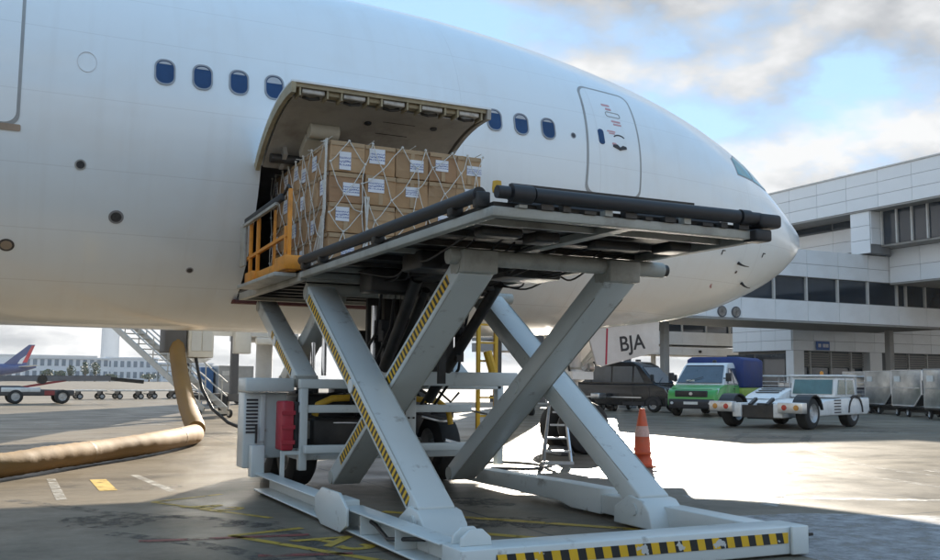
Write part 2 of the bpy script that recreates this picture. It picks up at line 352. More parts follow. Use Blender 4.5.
def sect(s):
    a = TIP - s; t, b, w = _T(a), _B(a), _W(a)
    if a < .05: k = math.sqrt(max(a, 0) / .05); t = -.62 + .14 * k; b = -.62 - .17 * k; w = .28 * k
    return ZC + (t + b) / 2, (t - b) / 2, w
def surf(s, z, off=0.):
    zm, h, w = sect(s); q = max(-1, min(1, (z - zm) / h)); y = PC - w * math.sqrt(max(0, 1 - q * q)); p = Vector((s, y, z))
    if off:
        e = .02
        def r(s_, z_):
            zm_, h_, w_ = sect(s_); q_ = max(-1, min(1, (z_ - zm_) / h_)); return Vector((s_, PC - w_ * math.sqrt(max(0, 1 - q_ * q_)), z_))
        n = (r(s + e, z) - r(s - e, z)).cross(r(s, z + e) - r(s, z - e)).normalized()
        if n.y > 0: n = -n
        p += n * off
    return p
def frame_at(s, z):
    a = surf(s, z); x = (surf(s + .02, z) - surf(s - .02, z)).normalized(); y = (surf(s, z + .02) - surf(s, z - .02)).normalized(); n = x.cross(y).normalized(); y = n.cross(x)
    return a, x, y, n                                              # n points outwards (towards -y)

def skin_mat():
    m = mat('aircraft_white_paint', (.80, .865, .90), rough=.24, var=.012, scale=.6, coat=.5, bump=.09, bscale=.8, dirt=(.72, .70, .66), dirt_amt=.35, dirt_scale=.5)
    nt = m.node_tree; n = nt.nodes; l = nt.links; b = n['Principled BSDF']; b.inputs['Coat Roughness'].default_value = .08
    t = n.new('ShaderNodeTexCoord'); sx = n.new('ShaderNodeSeparateXYZ'); l.new(t.outputs['Object'], sx.inputs[0]); acc = None
    def line(sock, v, w):
        a = n.new('ShaderNodeMath'); a.operation = 'COMPARE'; l.new(sock, a.inputs[0]); a.inputs[1].default_value = v; a.inputs[2].default_value = w; return a.outputs[0]
    # lap joints and butt joints of the skin sheets
    for sock, vals, w in ((sx.outputs[2], (6.98, 6.28, 5.32, 4.35, 3.52, 2.85), .006), (sx.outputs[0], (-4.2, -1.4, 2.72, 3.2, 6.35, 8.75, 11.0, 13.2), .006)):
        for v in vals:
            o = line(sock, v, w)
            if acc is None: acc = o
            else:
                q = n.new('ShaderNodeMath'); q.operation = 'MAXIMUM'; l.new(acc, q.inputs[0]); l.new(o, q.inputs[1]); acc = q.outputs[0]
    mu = n.new('ShaderNodeMath'); mu.operation = 'MULTIPLY'; mu.inputs[1].default_value = .17; l.new(acc, mu.inputs[0])
    src = b.inputs['Base Color'].links[0].from_socket; mx = n.new('ShaderNodeMix'); mx.data_type = 'RGBA'; l.new(mu.outputs[0], mx.inputs[0]); l.new(src, mx.inputs[6]); mx.inputs[7].default_value = (.3, .3, .3, 1)
    # thin streaks running down the sides
    mp_ = n.new('ShaderNodeMapping'); mp_.inputs['Scale'].default_value = (3.5, .3, .22); l.new(t.outputs['Object'], mp_.inputs[0])
    nz = n.new('ShaderNodeTexNoise'); nz.inputs['Scale'].default_value = 1.6; nz.inputs['Detail'].default_value = 6; l.new(mp_.outputs[0], nz.inputs['Vector'])
    rp = n.new('ShaderNodeValToRGB'); rp.color_ramp.elements[0].position = .52; rp.color_ramp.elements[1].position = .8; rp.color_ramp.elements[1].color = (.12, .12, .12, 1); l.new(nz.outputs['Fac'], rp.inputs[0])
    m2 = n.new('ShaderNodeMix'); m2.data_type = 'RGBA'; l.new(rp.outputs[0], m2.inputs[0]); l.new(mx.outputs[2], m2.inputs[6]); m2.inputs[7].default_value = (.5, .47, .42, 1)
    l.new(m2.outputs[2], b.inputs['Base Color']); return m
skin = skin_mat()
plane = thing('airliner', 'large white passenger jet with open cargo door parked behind the loader', 'airplane', (10.9, PC, 0))
O_S0, O_S1, O_Z0, O_Z1 = 3.38, 6.08, 2.72, 4.65
th_lo = math.asin((O_Z0 - ZC) / 3.1); th_hi = math.asin((O_Z1 - ZC) / 3.1)
def fuselage():
    aa = [.0, .004, .015, .03, .05, .09, .14, .2, .28, .38, .5, .65] + [.8 + .2 * k for k in range(1, 60)]
    ss = sorted(set([TIP - a for a in aa if TIP - a > 6.2] + [O_S1 - (O_S1 - O_S0) * k / 8 for k in range(9)] + [3.0, 2, 1, 0, -1, -3, -6, -10, -16, -24]), reverse=True)
    nlo = 10
    ths = [th_lo + (th_hi - th_lo) * k / nlo for k in range(nlo + 1)]
    rest = 2 * math.pi - (th_hi - th_lo); m = 84
    ths += [th_hi + rest * k / m for k in range(1, m)]
    nt_ = len(ths); vs_ = []; fs = []
    for s in ss:
        zm, h, w = sect(s)
        for th in ths: vs_.append((s, PC - w * math.cos(th), zm + h * math.sin(th)))
    for i in range(len(ss) - 1):
        hole = ss[i] <= O_S1 + 1e-6 and ss[i + 1] >= O_S0 - 1e-6
        for k in range(nt_):
            if hole and k < nlo: continue
            fs.append((i * nt_ + k, i * nt_ + (k + 1) % nt_, (i + 1) * nt_ + (k + 1) % nt_, (i + 1) * nt_ + k))
    fs.append(tuple((len(ss) - 1) * nt_ + k for k in range(nt_)))
    mb = MB(); mb.add(vs_, fs); return mb
obj('fuselage', fuselage(), skin, plane, smooth=True)

def rrect(w, h, r, n=5):
    pts = []
    for cx, cy, a0 in ((w / 2 - r, h / 2 - r, 0), (-w / 2 + r, h / 2 - r, 90), (-w / 2 + r, -h / 2 + r, 180), (w / 2 - r, -h / 2 + r, 270)):
        for k in range(n + 1): a = R(a0 + 90 * k / n); pts.append((cx + r * math.cos(a), cy + r * math.sin(a)))
    return pts
def local_ring(fr, outer, inner, o0, o1):
    a, x, y, n = fr; mb = MB(); m = len(outer)
    P = lambda q, o: a + x * q[0] + y * q[1] + n * o
    return mb.add([P(q, o0) for q in outer] + [P(q, o1) for q in outer] + [P(q, o1) for q in inner] + [P(q, o0) for q in inner],
                  [(j * m + i, j * m + (i + 1) % m, (j + 1) * m + (i + 1) % m, (j + 1) * m + i) for j in range(3) for i in range(m)])
def local_plate(fr, poly, o0, o1):
    a, x, y, n = fr; m = len(poly); P = lambda q, o: a + x * q[0] + y * q[1] + n * o
    return MB().add([P(q, o0) for q in poly] + [P(q, o1) for q in poly], [tuple(range(m)), tuple(range(m, 2 * m))] + [(i, (i + 1) % m, m + (i + 1) % m, m + i) for i in range(m)])
rim_grey = mat('window_rim_grey', (.30, .31, .33), rough=.4, metal=.3)
pane_blue = mat('cabin_window_pane', (.018, .055, .15), rough=.12, var=.2, spec=.35)
shade_m = mat('window_shade_white', (.45, .47, .5), rough=.5)
for k, wcut in ((0, .10), (1, .12), (2, .105), (3, .06), (10.1, .12), (11.1, .09), (12.15, .115)):
    fr = frame_at(1.93 + .533 * k, 5.84)
    w = obj('window', local_ring(fr, rrect(.295, .40, .125), rrect(.25, .355, .11), -.004, .012), rim_grey, plane, smooth=True)
    obj('pane', local_plate(fr, rrect(.256, .361, .112), -.004, .004), pane_blue, w)
    sh = [q for q in rrect(.225, .33, .1) if q[1] > wcut]; sh = sorted(sh, key=lambda q: q[0])
    obj('pane_shade', local_plate(fr, sh, .003, .0065), shade_m, w)

def surf_patch(center, poly, off, rings=6):
    """patch that follows the fuselage: poly in (s, z)"""
    mb = MB(); m = len(poly); vs_ = []; cs, cz = center
    for j in range(1, rings + 1):
        f = j / rings
        for q in poly: vs_.append(surf(cs + (q[0] - cs) * f, cz + (q[1] - cz) * f, off))
    vs_.append(surf(cs, cz, off)); fs = [((j) * m + i, (j) * m + (i + 1) % m, (j + 1) * m + (i + 1) % m, (j + 1) * m + i) for j in range(rings - 1) for i in range(m)]
    fs += [(len(vs_) - 1, i, (i + 1) % m) for i in range(m)]
    for q in poly: vs_.append(surf(q[0], q[1], -.01))
    b = len(vs_) - m; t = (rings - 1) * m
    fs += [(t + i, t + (i + 1) % m, b + (i + 1) % m, b + i) for i in range(m)]
    return mb.add(vs_, fs)
def surf_ring(outer, inner, off):
    mb = MB(); m = len(outer)
    return mb.add([surf(*q, -.01) for q in outer] + [surf(*q, off) for q in outer] + [surf(*q, off) for q in inner] + [surf(*q, -.01) for q in inner],
                  [(j * m + i, j * m + (i + 1) % m, (j + 1) * m + (i + 1) % m, (j + 1) * m + i) for j in range(3) for i in range(m)])
seal_grey = mat('door_seal_grey', (.33, .34, .34), rough=.5)
scuff_m = mat('scuff_plate', (.36, .27, .2), rough=.6, var=.25)
red_print = mat('red_print', (.6, .33, .35), rough=.5); dark_print = mat('dark_print', (.03, .03, .035), rough=.5)
def door(cs, cz, w, h, r, lean):
    def P(dw): return [(cs + x + lean * (y / h), cz + y) for x, y in rrect(w + dw, h + dw, r + dw / 2, 8)]
    def dens(pl):
        out = []
        for i in range(len(pl)):
            a, b = pl[i], pl[(i + 1) % len(pl)]; d = math.hypot(a[0] - b[0], a[1] - b[1]); k = max(1, int(d / .12))
            out += [(a[0] + (b[0] - a[0]) * j / k, a[1] + (b[1] - a[1]) * j / k) for j in range(k)]
        return out
    base = dens(P(0)); grow = [(cs + (x - cs) * (1 + .055 / w * 1.6), cz + (y - cz) * (1 + .055 / h * 1.6)) for x, y in base]
    d = obj('passenger_door', surf_patch((cs, cz), base, .010), skin, plane, smooth=True)
    obj('seal', surf_ring(grow, base, .006), seal_grey, d, smooth=True)
    return d
d1 = door(9.87, 5.84, 1.19, 2.06, .17, .13)
fr = frame_at(9.57, 5.86)
obj('door_window', local_plate(fr, rrect(.13, .30, .055), .0, .016), pane_blue, d1)
fr = frame_at(9.98, 5.70)
obj('door_handle', local_plate(fr, [(-.16, .0), (-.15, .04), (-.06, .05), (.0, .0), (.07, .045), (.15, .03), (.16, -.01), (.08, -.03), (.0, -.055), (-.08, -.02)], .008, .028), dark_print, d1)
arc = [(.14 * math.cos(R(a)), .08 * math.sin(R(a))) for a in range(20, 161, 20)]; arc2 = [(.115 * math.cos(R(a)), .055 * math.sin(R(a))) for a in range(160, 19, -20)]
obj('turn_arrow', local_plate(frame_at(10.0, 5.88), arc + arc2, .008, .015), dark_print, d1)
for (ps, pz, pw, ph) in ((9.86, 6.55, .2, .05), (9.9, 6.47, .14, .05), (10.0, 6.22, .22, .04), (10.02, 6.16, .2, .035), (9.83, 6.0, .2, .03), (9.84, 5.96, .15, .025), (9.86, 5.76, .1, .04)):
    obj('placard', local_plate(frame_at(ps, pz), rrect(pw, ph, .01, 1), .008, .0135), red_print, d1)
obj('vent_flap', local_ring(frame_at(9.97, 6.36), rrect(.36, .12, .05), rrect(.33, .09, .04), .006, .014), seal_grey, d1)
d2 = door(-.57, 5.83, 1.19, 1.96, .15, 0)
obj('scuff_plate', local_plate(frame_at(-.17, 4.79), rrect(.52, .09, .02, 2), .002, .012), scuff_m, d2)
def port(s, z, r, m, name, ringm=None):
    fr = frame_at(s, z); c = [(r * math.cos(R(a)), r * math.sin(R(a))) for a in range(0, 360, 20)]
    o = obj(name, local_plate(fr, c, -.01, .006), m, plane)
    if ringm: obj('port_ring', local_ring(fr, [(x * 1.4, y * 1.4) for x, y in c], c, -.01, .004), ringm, o)
    return o
port_d = mat('port_dark', (.07, .07, .075), rough=.4, metal=.4, var=.4, scale=20); faint = mat('faint_ring_grey', (.62, .63, .64), rough=.3)
port(1.40, 3.74, .075, port_d, 'outflow_port', rim_grey); port(.87, 4.39, .055, port_d, 'service_port', alu); port(.0, 3.28, .075, mat('port_tan', (.3, .24, .18)), 'drain_port', port_d)
port(2.55, 3.09, .04, port_d, 'static_port', rim_grey); port(8.94, 5.79, .04, port_d, 'static_port', rim_grey)
cc = [(math.cos(R(a)), math.sin(R(a))) for a in range(0, 360, 15)]
obj('access_panel_outline', local_ring(frame_at(.88, 5.83), [(.13 * x, .155 * y) for x, y in cc], [(.122 * x, .147 * y) for x, y in cc], -.01, .004), faint, plane)
for (s, z) in ((13.51, 3.9), (13.97, 3.55)):
    a, x, y, n = frame_at(s, z); mb = MB(); mb.tube([a, a + n * .09, a + n * .13 + x * .06, a + n * .135 + x * .2], [.035, .022, .014, .008], 8)
    obj('pitot_probe', mb, dark_steel, plane, smooth=True)
port(13.56, 3.73, .032, dark_print, 'angle_vane', faint)
for (s, z) in ((12.88, 4.1), (14.26, 4.17)):
    obj('stencil_mark', local_plate(frame_at(s, z), [(0, 0), (.1, 0), (.1, -.02), (.03, -.02), (.03, -.1), (0, -.1)], .0, .004), dark_print, plane)
obj('stencil_mark', local_plate(frame_at(12.96, 3.42), [(0, 0), (.1, -.02), (.1, -.05), (.03, -.03), (.02, .06), (0, .06)], .0, .004), red_print, plane)
# cockpit windows on the near side
cock = mat('cockpit_glass', (.05, .30, .38), rough=.08, spec=.4)
for poly in ([(13.42, 5.72), (13.45, 6.08), (13.72, 6.22), (13.98, 6.12), (13.98, 5.68)], [(14.04, 5.66), (14.04, 6.1), (14.3, 5.98), (14.62, 5.72), (14.55, 5.58)], [(14.66, 5.6), (14.7, 5.74), (14.42, 6.0), (14.2, 6.2), (14.4, 6.28), (14.78, 5.92), (14.95, 5.7)]):
    cs = sum(q[0] for q in poly) / len(poly); cz = sum(q[1] for q in poly) / len(poly); den_ = []
    for i in range(len(poly)):
        a, b = poly[i], poly[(i + 1) % len(poly)]; den_ += [(a[0] + (b[0] - a[0]) * j / 4, a[1] + (b[1] - a[1]) * j / 4) for j in range(4)]
    o = obj('cockpit_window', surf_patch((cs, cz), den_, .008, 4), cock, plane, smooth=True)
    g = [(cs + (x - cs) * 1.1, cz + (y - cz) * 1.1) for x, y in den_]
    obj('window_frame', surf_ring(g, den_, .004), rim_grey, o)

# cargo opening: jambs, sill and the dark hold behind it
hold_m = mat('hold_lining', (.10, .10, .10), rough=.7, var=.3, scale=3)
sill_m = mat('sill_red_brown', (.12, .035, .03), rough=.6, var=.3)
jamb = MB()
for s in (O_S0, O_S1):
    prev = None
    for k in range(11):
        th = th_lo + (th_hi - th_lo) * k / 10; o_ = Vector((s, PC - 3.1 * math.cos(th), ZC + 3.1 * math.sin(th))); i_ = Vector((s, PC - 2.75 * math.cos(th), ZC + 2.75 * math.sin(th)))
        if prev: jamb.add([prev[0], o_, i_, prev[1]], [(0, 1, 2, 3)])
        prev = (o_, i_)
obj('cargo_door_jamb', jamb, dark_steel, plane)
pz = PC - 3.1 * math.cos(th_lo)
obj('cargo_sill', MB().box(O_S0 - .06, O_S1 + .06, pz - .07, pz + .5, O_Z0 - .07, O_Z0 - .01), sill_m, plane, bevel=.01)
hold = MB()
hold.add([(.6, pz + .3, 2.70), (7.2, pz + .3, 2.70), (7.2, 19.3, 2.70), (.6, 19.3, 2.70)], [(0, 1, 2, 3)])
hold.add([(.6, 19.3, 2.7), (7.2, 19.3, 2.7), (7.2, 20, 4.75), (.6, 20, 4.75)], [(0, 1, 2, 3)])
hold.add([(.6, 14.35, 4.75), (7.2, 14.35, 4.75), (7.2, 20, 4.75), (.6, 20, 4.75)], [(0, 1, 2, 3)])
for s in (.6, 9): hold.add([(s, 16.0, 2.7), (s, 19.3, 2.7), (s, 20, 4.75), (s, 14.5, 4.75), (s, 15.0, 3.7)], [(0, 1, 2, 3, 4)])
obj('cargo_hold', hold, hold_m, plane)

# the cargo door itself, swung up on its top hinge
hp, hz = PC - 3.1 * math.cos(th_hi), O_Z1
ROT = R(-146); SC = .90
def dpt(s, f, inset=0.):
    """point of the open door: f = 0 at the hinge .. 1 at the free edge, inset towards the lining"""
    th = th_hi + (th_lo - th_hi) * f; r = 3.1 - inset; p = PC - r * math.cos(th) - hp; z = ZC + r * math.sin(th) - hz
    p *= SC; z *= SC
    return Vector((s, hp + p * math.cos(ROT) - z * math.sin(ROT), hz + p * math.sin(ROT) + z * math.cos(ROT)))
D0, D1 = 3.27, 6.22
cd_lin = mat('door_lining_beige', (.38, .36, .32), rough=.6, var=.14, scale=1.6, dirt=(.12, .1, .08), dirt_amt=.5, dirt_scale=2)
cd_edge = mat('door_edge_primer', (.36, .31, .2), rough=.55, var=.2, dirt=(.12, .09, .06), dirt_amt=.5, dirt_scale=6)
def door_shell(i0, i1, s0, s1, f0_, f1_, n=14):
    mb = MB(); vs_ = []
    for k in range(n + 1):
        f = f0_ + (f1_ - f0_) * k / n
        vs_ += [dpt(s0, f, i0), dpt(s1, f, i0), dpt(s1, f, i1), dpt(s0, f, i1)]
    fs = [(4 * k + a, 4 * k + (a + 1) % 4, 4 * k + 4 + (a + 1) % 4, 4 * k + 4 + a) for k in range(n) for a in range(4)] + [(0, 1, 2, 3), (4 * n, 4 * n + 1, 4 * n + 2, 4 * n + 3)]
    return mb.add(vs_, fs)
cdoor = obj('cargo_door', door_shell(0, .03, D0, D1, 0, 1), skin, plane, smooth=True)
obj('door_lining', door_shell(.15, .17, D0 + .1, D1 - .1, .03, .86), cd_lin, cdoor, smooth=True)
obj('door_edge', door_shell(.03, .19, D0 + .0, D0 + .06, 0, 1), cd_edge, cdoor, smooth=True)
obj('door_edge', door_shell(.03, .19, D1 - .06, D1, 0, 1), cd_lin, cdoor, smooth=True)
obj('door_edge_beam', door_shell(.03, .09, D0 + .06, D1 - .06, .88, .985), cd_edge, cdoor)
obj('door_edge_rail', door_shell(.13, .17, D0 + .06, D1 - .06, .855, .875), alu, cdoor)
latch_m = mat('latch_metal', (.45, .44, .41), rough=.4, metal=.5, var=.2, dirt=(.1, .08, .06), dirt_amt=.6, dirt_scale=9)
for k in range(5):
    sc = D0 + .32 + k * (D1 - D0 - .64) / 4
    lt = obj('latch', door_shell(.09, .17, sc - .16, sc + .16, .885, .97), latch_m, cdoor, bevel=.015)
    for dx in (-.19, .19): obj('latch_bracket', door_shell(.09, .21, sc + dx - .012, sc + dx + .012, .87, .98), cd_edge, lt)
    obj('latch_hook', MB().tube([dpt(sc - .11, .90, .18), dpt(sc - .03, .925, .22), dpt(sc + .11, .92, .19)], .022, 8), dark_steel, lt, smooth=True)
    if k < 4: 
        s2 = sc + (D1 - D0 - .64) / 8
        obj('edge_bracket', door_shell(.09, .16, s2 - .09, s2 + .09, .89, .96), cd_edge, cdoor, bevel=.02)
bx = MB().tube([dpt(D0 + .55, .48, .24), dpt(D0 + .98, .48, .24)], .11, 14); obj('actuator_cover', bx, mat('actuator_cream', (.55, .53, .45), rough=.5), cdoor, smooth=True, bevel=.0)
obj('actuator_cover', door_shell(.16, .3, D0 + .55, D0 + .85, .2, .4), mat('actuator_cream', (.55, .53, .45)), cdoor, bevel=.02)
obj('hinge_actuator', MB().tube([dpt(D0 + .14, .16, .28), dpt(D0 + .62, .16, .28)], .07, 12), dark_steel, cdoor, smooth=True)
obj('hinge_bracket', door_shell(.17, .34, D0 + .3, D0 + .36, .08, .24), latch_m, cdoor)
for sc, f in ((D0 + 1.35, .62), (D0 + 2.35, .66)): obj('drain_cap', MB().lathe([(.055, 0), (.05, .02), (0, .022)], dpt(sc, f, .168), dpt(sc, f, .2) - dpt(sc, f, .1), 12), dark_steel, cdoor)
for a0, a1, b0, b1 in ((1.55, 2.05, .50, .505), (1.55, 2.05, .66, .665)): obj('access_panel_edge', door_shell(.168, .175, D0 + a0, D0 + a1, b0, b1, 2), dark_steel, cdoor)
lamp_o = obj('hold_lamp', MB().box(D0 + .62, D0 + .72, 14.02, 14.06, 4.50, 4.53), mat('hold_lamp_glow', (1, .5, .15), emit=(1, .45, .1, 6)), plane)

# nose landing gear
gear = obj('nose_gear_strut', MB().tube([(10.75, PC, 2.7), (10.75, PC, 1.5)], .15, 16).tube([(10.75, PC, 1.55), (10.75, PC, .55)], .09, 16).tube([(10.75, PC - .3, .53), (10.75, PC + .3, .53)], .09, 12), white_paint, plane, smooth=True)
obj('drag_brace', MB().bar((10.75, PC, 1.55), (11.9, PC, 2.75), .12, .12).bar((10.75, PC - .12, 1.6), (11.9, PC - .35, 2.7), .08, .08), white_paint, gear)
obj('torque_link', MB().bar((10.65, PC, 1.45), (10.3, PC, 1.05), .16, .05).bar((10.3, PC, 1.05), (10.66, PC, .65), .16, .05), alu, gear)
obj('steering_collar', MB().lathe([(.16, 0), (.22, .03), (.22, .25), (.16, .3)], (10.75, PC, 1.45), (0, 0, 1), 16).box(10.5, 11.0, PC - .35, PC + .35, 1.5, 1.66), alu, gear)
obj('gear_hose', MB().tube([(10.62, PC - .1, 2.4), (10.5, PC - .16, 1.9), (10.58, PC - .18, 1.4), (10.68, PC - .12, .8)], .022, 8), cable_black, gear, smooth=True)
obj('taxi_light', MB().lathe([(0, 0), (.08, .0), (.1, .08), (.09, .1), (0, .1)], (10.95, PC - .25, 1.75), (1, -.2, 0), 14), alu, gear)
def wheel_mesh(mbT, mbR, c, ax, r, w):
    mbT.lathe([(r * .58, -w / 2), (r * .82, -w / 2), (r * .96, -w * .38), (r, -w * .2), (r, w * .2), (r * .96, w * .38), (r * .82, w / 2), (r * .58, w / 2)], c, ax, 24, False)
    mbR.lathe([(0, -w * .34), (r * .2, -w * .36), (r * .24, -w * .26), (r * .48, -w * .22), (r * .6, -w * .48), (r * .6, w * .48), (r * .48, w * .22), (r * .24, w * .26), (r * .2, w * .36), (0, w * .34)], c, ax, 20)
def wheel(parent, c, ax, r, w, name='wheel'):
    a, b = MB(), MB(); wheel_mesh(a, b, c, ax, r, w); t = obj(name, b, rim_m, parent, smooth=True); obj('tyre', a, tyre_m, t, smooth=True); return t
for y in (PC - .38, PC + .38): wheel(plane, (10.75, y, .53), (0, 1, 0), .53, .42, 'nose_wheel')
# gear doors hanging open; the near one carries the letters
gd = lambda y, lean: MB().prism([(10.62, 2.5), (12.42, 2.72), (12.4, 2.07), (11.9, 1.98), (10.98, 1.76), (10.85, 1.8)], 'y', y - .025, y + .025)
g1 = obj('nose_gear_door', gd(16.6, 0), mat('gear_door_white', (.74, .74, .74), rough=.3, var=.03, coat=.3, dirt=(.4, .38, .35), dirt_amt=.4), plane, bevel=.012)
obj('nose_gear_door', gd(17.95, 0), MATS['gear_door_white'], plane, bevel=.012)
obj('red_stripe', MB().prism([(11.06, 1.80), (11.10, 1.808), (11.13, 2.54), (11.09, 2.536)], 'y', 16.569, 16.574), mat('red_stripe', (.45, .02, .06)), g1)
mt = Matrix.Translation((11.72, 16.571, 2.245)) @ Matrix.Rotation(R(-7), 4, 'Y') @ Matrix.Rotation(R(90), 4, 'X')
text_mesh('BJA', .43, mt, dark_print, g1, 'lettering', .001, .006)

# ------------------------------------------------------------------ cargo loader
ld = thing('cargo_loader', 'pale grey scissor lift cargo loader raised to the open aircraft hold', 'cargo loader', (4.7, 9.5, 0))
haz_arm = stripe_mat('hazard_tape_arm', (0, 0, 1), .105, slant=(0, .9, 0), chip=False)
haz_armb = stripe_mat('hazard_tape_arm_back', (0, 0, 1), .105, slant=(0, -.9, 0), chip=False)
haz_beam = stripe_mat('hazard_tape_beam', (1, 0, 0), .15, slant=(0, 0, .22))
SA, SB, SC_, SD = 3.58, 3.96, 5.57, 5.95; AW = .36; AT = .21
def arm(s, a, b, w, t, tape=None, tapem=None, m=loader_white):
    """scissor arm in the plane s = const between (p, z) points a and b, with turned end bosses"""
    va, vb = Vector((s, *a)), Vector((s, *b))
    mb = MB().bar(va, vb, w, t, (1, 0, 0))
    o = obj('scissor_arm', mb, m, ld, bevel=.018)
    for q in (va, vb): obj('pivot_boss', MB().tube([q - Vector((w / 2 + .012, 0, 0)), q + Vector((w / 2 + .012, 0, 0))], t * .40, 18), loader_grey, o, smooth=True)
    d = (vb - va).normalized(); nrm = d.cross(Vector((1, 0, 0)))
    if tape:
        f0_, f1_ = tape; p0, p1 = va.lerp(vb, f0_), va.lerp(vb, f1_); sx = s - w / 2 - .003
        sgn = 1
        obj('hazard_tape', MB().bar((sx, p0.y, p0.z), (sx, p1.y, p1.z), .004, t * .5, (1, 0, 0)), tapem, o)
    if w > .3:
        fn = nrm if nrm.y < 0 else -nrm                             # broad face towards the open side
        for sx_ in (-1, 1): obj('weld_bead', MB().tube([va.lerp(vb, .06) + Vector((sx_ * (w / 2 - .012), 0, 0)) + fn * (t / 2 + .001), va.lerp(vb, .94) + Vector((sx_ * (w / 2 - .012), 0, 0)) + fn * (t / 2 + .001)], .006, 6), loader_grey, o, smooth=True)
    # centre pin
    for f in (.5,):
        q = va.lerp(vb, f); obj('centre_pin', MB().tube([q - Vector((w / 2 + .02, 0, 0)), q + Vector((w / 2 + .02, 0, 0))], .075, 18), m, o, smooth=True)
    return o
arm(SA, (8.10, .24), (11.75, 2.52), AW, AT, (.05, .97), haz_arm)
arm(SB, (11.75, .24), (8.12, 2.52), AW, AT, (.1, .95), haz_armb)
arm(SC_, (11.75, .24), (8.12, 2.52), AW, AT)
arm(SD, (8.10, .24), (11.75, 2.52), AW, AT)
obj('cross_tube', MB().tube([(3.68, 8.1, 2.60), (6.10, 8.1, 2.60)], .08, 20), loader_grey, ld, smooth=True)
obj('tube_end_cap', MB().tube([(6.09, 8.1, 2.60), (6.16, 8.1, 2.60)], .062, 16), dark_steel, ld, smooth=True)
obj('cross_tube', MB().tube([(3.4, 11.75, 2.57), (6.3, 11.75, 2.57)], .075, 16), loader_grey, ld, smooth=True)
for s in (SB, SC_): obj('arm_head', MB().prism([(7.98, 2.44), (8.26, 2.44), (8.3, 2.66), (7.97, 2.66)], 'x', s - .185, s + .185), loader_grey, ld, bevel=.02)
# base frame lying on the ground
def channel(s0, s1, p0, p1, z0, z1, open_left):
    w = .018; mb = MB().box(s0, s1, p0, p1, z0, z0 + w).box(s0, s1, p0, p1, z1 - w, z1)
    mb.box(s1 - w, s1, p0, p1, z0 + w, z1 - w) if open_left else mb.box(s0, s0 + w, p0, p1, z0 + w, z1 - w); return mb
rl = obj('base_rail', channel(3.0, 3.22, 6.72, 9.0, .04, .25, True), loader_white, ld, bevel=.006)
obj('base_rail', channel(3.0, 3.22, 9.45, 12.5, .04, .25, True), loader_white, ld, bevel=.006)
hx = [(8.72, .10), (8.9, .02), (9.5, .02), (9.72, .12), (9.72, .27), (9.5, .38), (8.95, .38), (8.72, .26)]
obj('rail_joint_plate', MB().prism(hx, 'x', 2.96, 2.99), loader_white, ld, bevel=.006)
obj('rail_joint_block', MB().box(3.0, 3.2, 9.02, 9.43, .03, .30), loader_white, ld, bevel=.01)
obj('base_rail', MB().box(5.95, 6.2, 6.72, 9.0, .04, .24), loader_white, ld, bevel=.012)
obj('base_rail', MB().prism([(9.0, .03), (9.6, .03), (9.9, .08), (12.4, .08), (12.4, .26), (9.75, .30), (9.0, .30)], 'x', 5.93, 6.17), loader_white, ld, bevel=.012)
obj('rail_hose', MB().tube([(3.1, 7.2, .2), (3.06, 7.9, .1), (3.1, 8.3, .16), (3.12, 8.8, .2)], .018, 8), cable_black, rl, smooth=True)
for p in (7.6, 8.45): obj('rail_gusset', MB().box(3.01, 3.2, p, p + .015, .06, .23), loader_white, rl)
nb = obj('near_cross_beam', MB().box(3.02, 6.30, 6.36, 6.70, .02, .25), loader_white, ld, bevel=.012)
obj('hazard_tape', MB().box(3.3, 6.07, 6.352, 6.357, .115, .202), haz_beam, nb)
obj('beam_end_block', MB().box(6.09, 6.27, 6.32, 6.355, .02, .255), loader_white, nb, bevel=.01)
for s in (SA, SD):
    obj('arm_foot', MB().prism([(7.80, .03), (8.46, .03), (8.44, .2), (8.2, .33), (7.98, .30), (7.86, .2)], 'x', s - .215, s + .215), loader_white, ld, bevel=.015)
    for q in (-1, 1): obj('foot_pin', MB().tube([(s + q * .21, 8.1, .2), (s + q * .235, 8.1, .2)], .06, 16), loader_white, ld, smooth=True)
obj('lifting_lug', MB().prism([(3.08, .25), (3.34, .25), (3.33, .31), (3.26, .37), (3.16, .37), (3.09, .31)], 'y', 6.5, 6.53), loader_white, ld, bevel=.006)
obj('lifting_lug', MB().prism([(3.08, .25), (3.34, .25), (3.33, .31), (3.26, .37), (3.16, .37), (3.09, .31)], 'y', 6.64, 6.67), loader_white, ld, bevel=.006)
obj('ramp_plate', MB().box(6.31, 6.9, 6.9, 10.2, .05, .075), dark_steel, ld)
obj('ramp_edge', MB().box(6.22, 6.30, 6.75, 10.4, .03, .15), loader_white, ld, bevel=.01)

# main platform
PS0, PS1, PP0, PP1 = 3.28, 5.98, 6.42, 11.55
fr_ = obj('platform_frame', MB().box(PS0, PS1, PP0, PP0 + .1, 2.69, 2.765).box(PS0, PS0 + .09, PP0 + .1, PP1, 2.69, 2.765).box(PS1 - .09, PS1, PP0 + .1, PP1, 2.69, 2.765).box(PS0, PS1, PP1, PP1 + .1, 2.69, 2.765), loader_grey, ld, bevel=.008)
for s in (4.6,): obj('platform_bearer', MB().box(s - .06, s + .06, PP0 + .1, PP1, 2.70, 2.76), loader_grey, fr_)
for k in range(7):
    p = 6.95 + k * .66
    obj('platform_crossmember', MB().box(PS0 + .09, PS1 - .09, p, p + .045, 2.715, 2.765), dark_steel if k % 3 else loader_grey, fr_)
dk = obj('platform_deck', MB().box(PS0 + .04, PS1 - .04, PP0 + .06, PP1 + .08, 2.768, 2.81), dark_steel, ld)
for k in range(16):
    p = 6.75 + k * .3
    for s0, s1 in ((3.6, 4.55), (4.7, 5.7)): obj('roller', MB().tube([(s0, p, 2.86), (s1, p, 2.86)], .04, 10), dark_steel if k % 4 else black_rubber, dk, smooth=True)
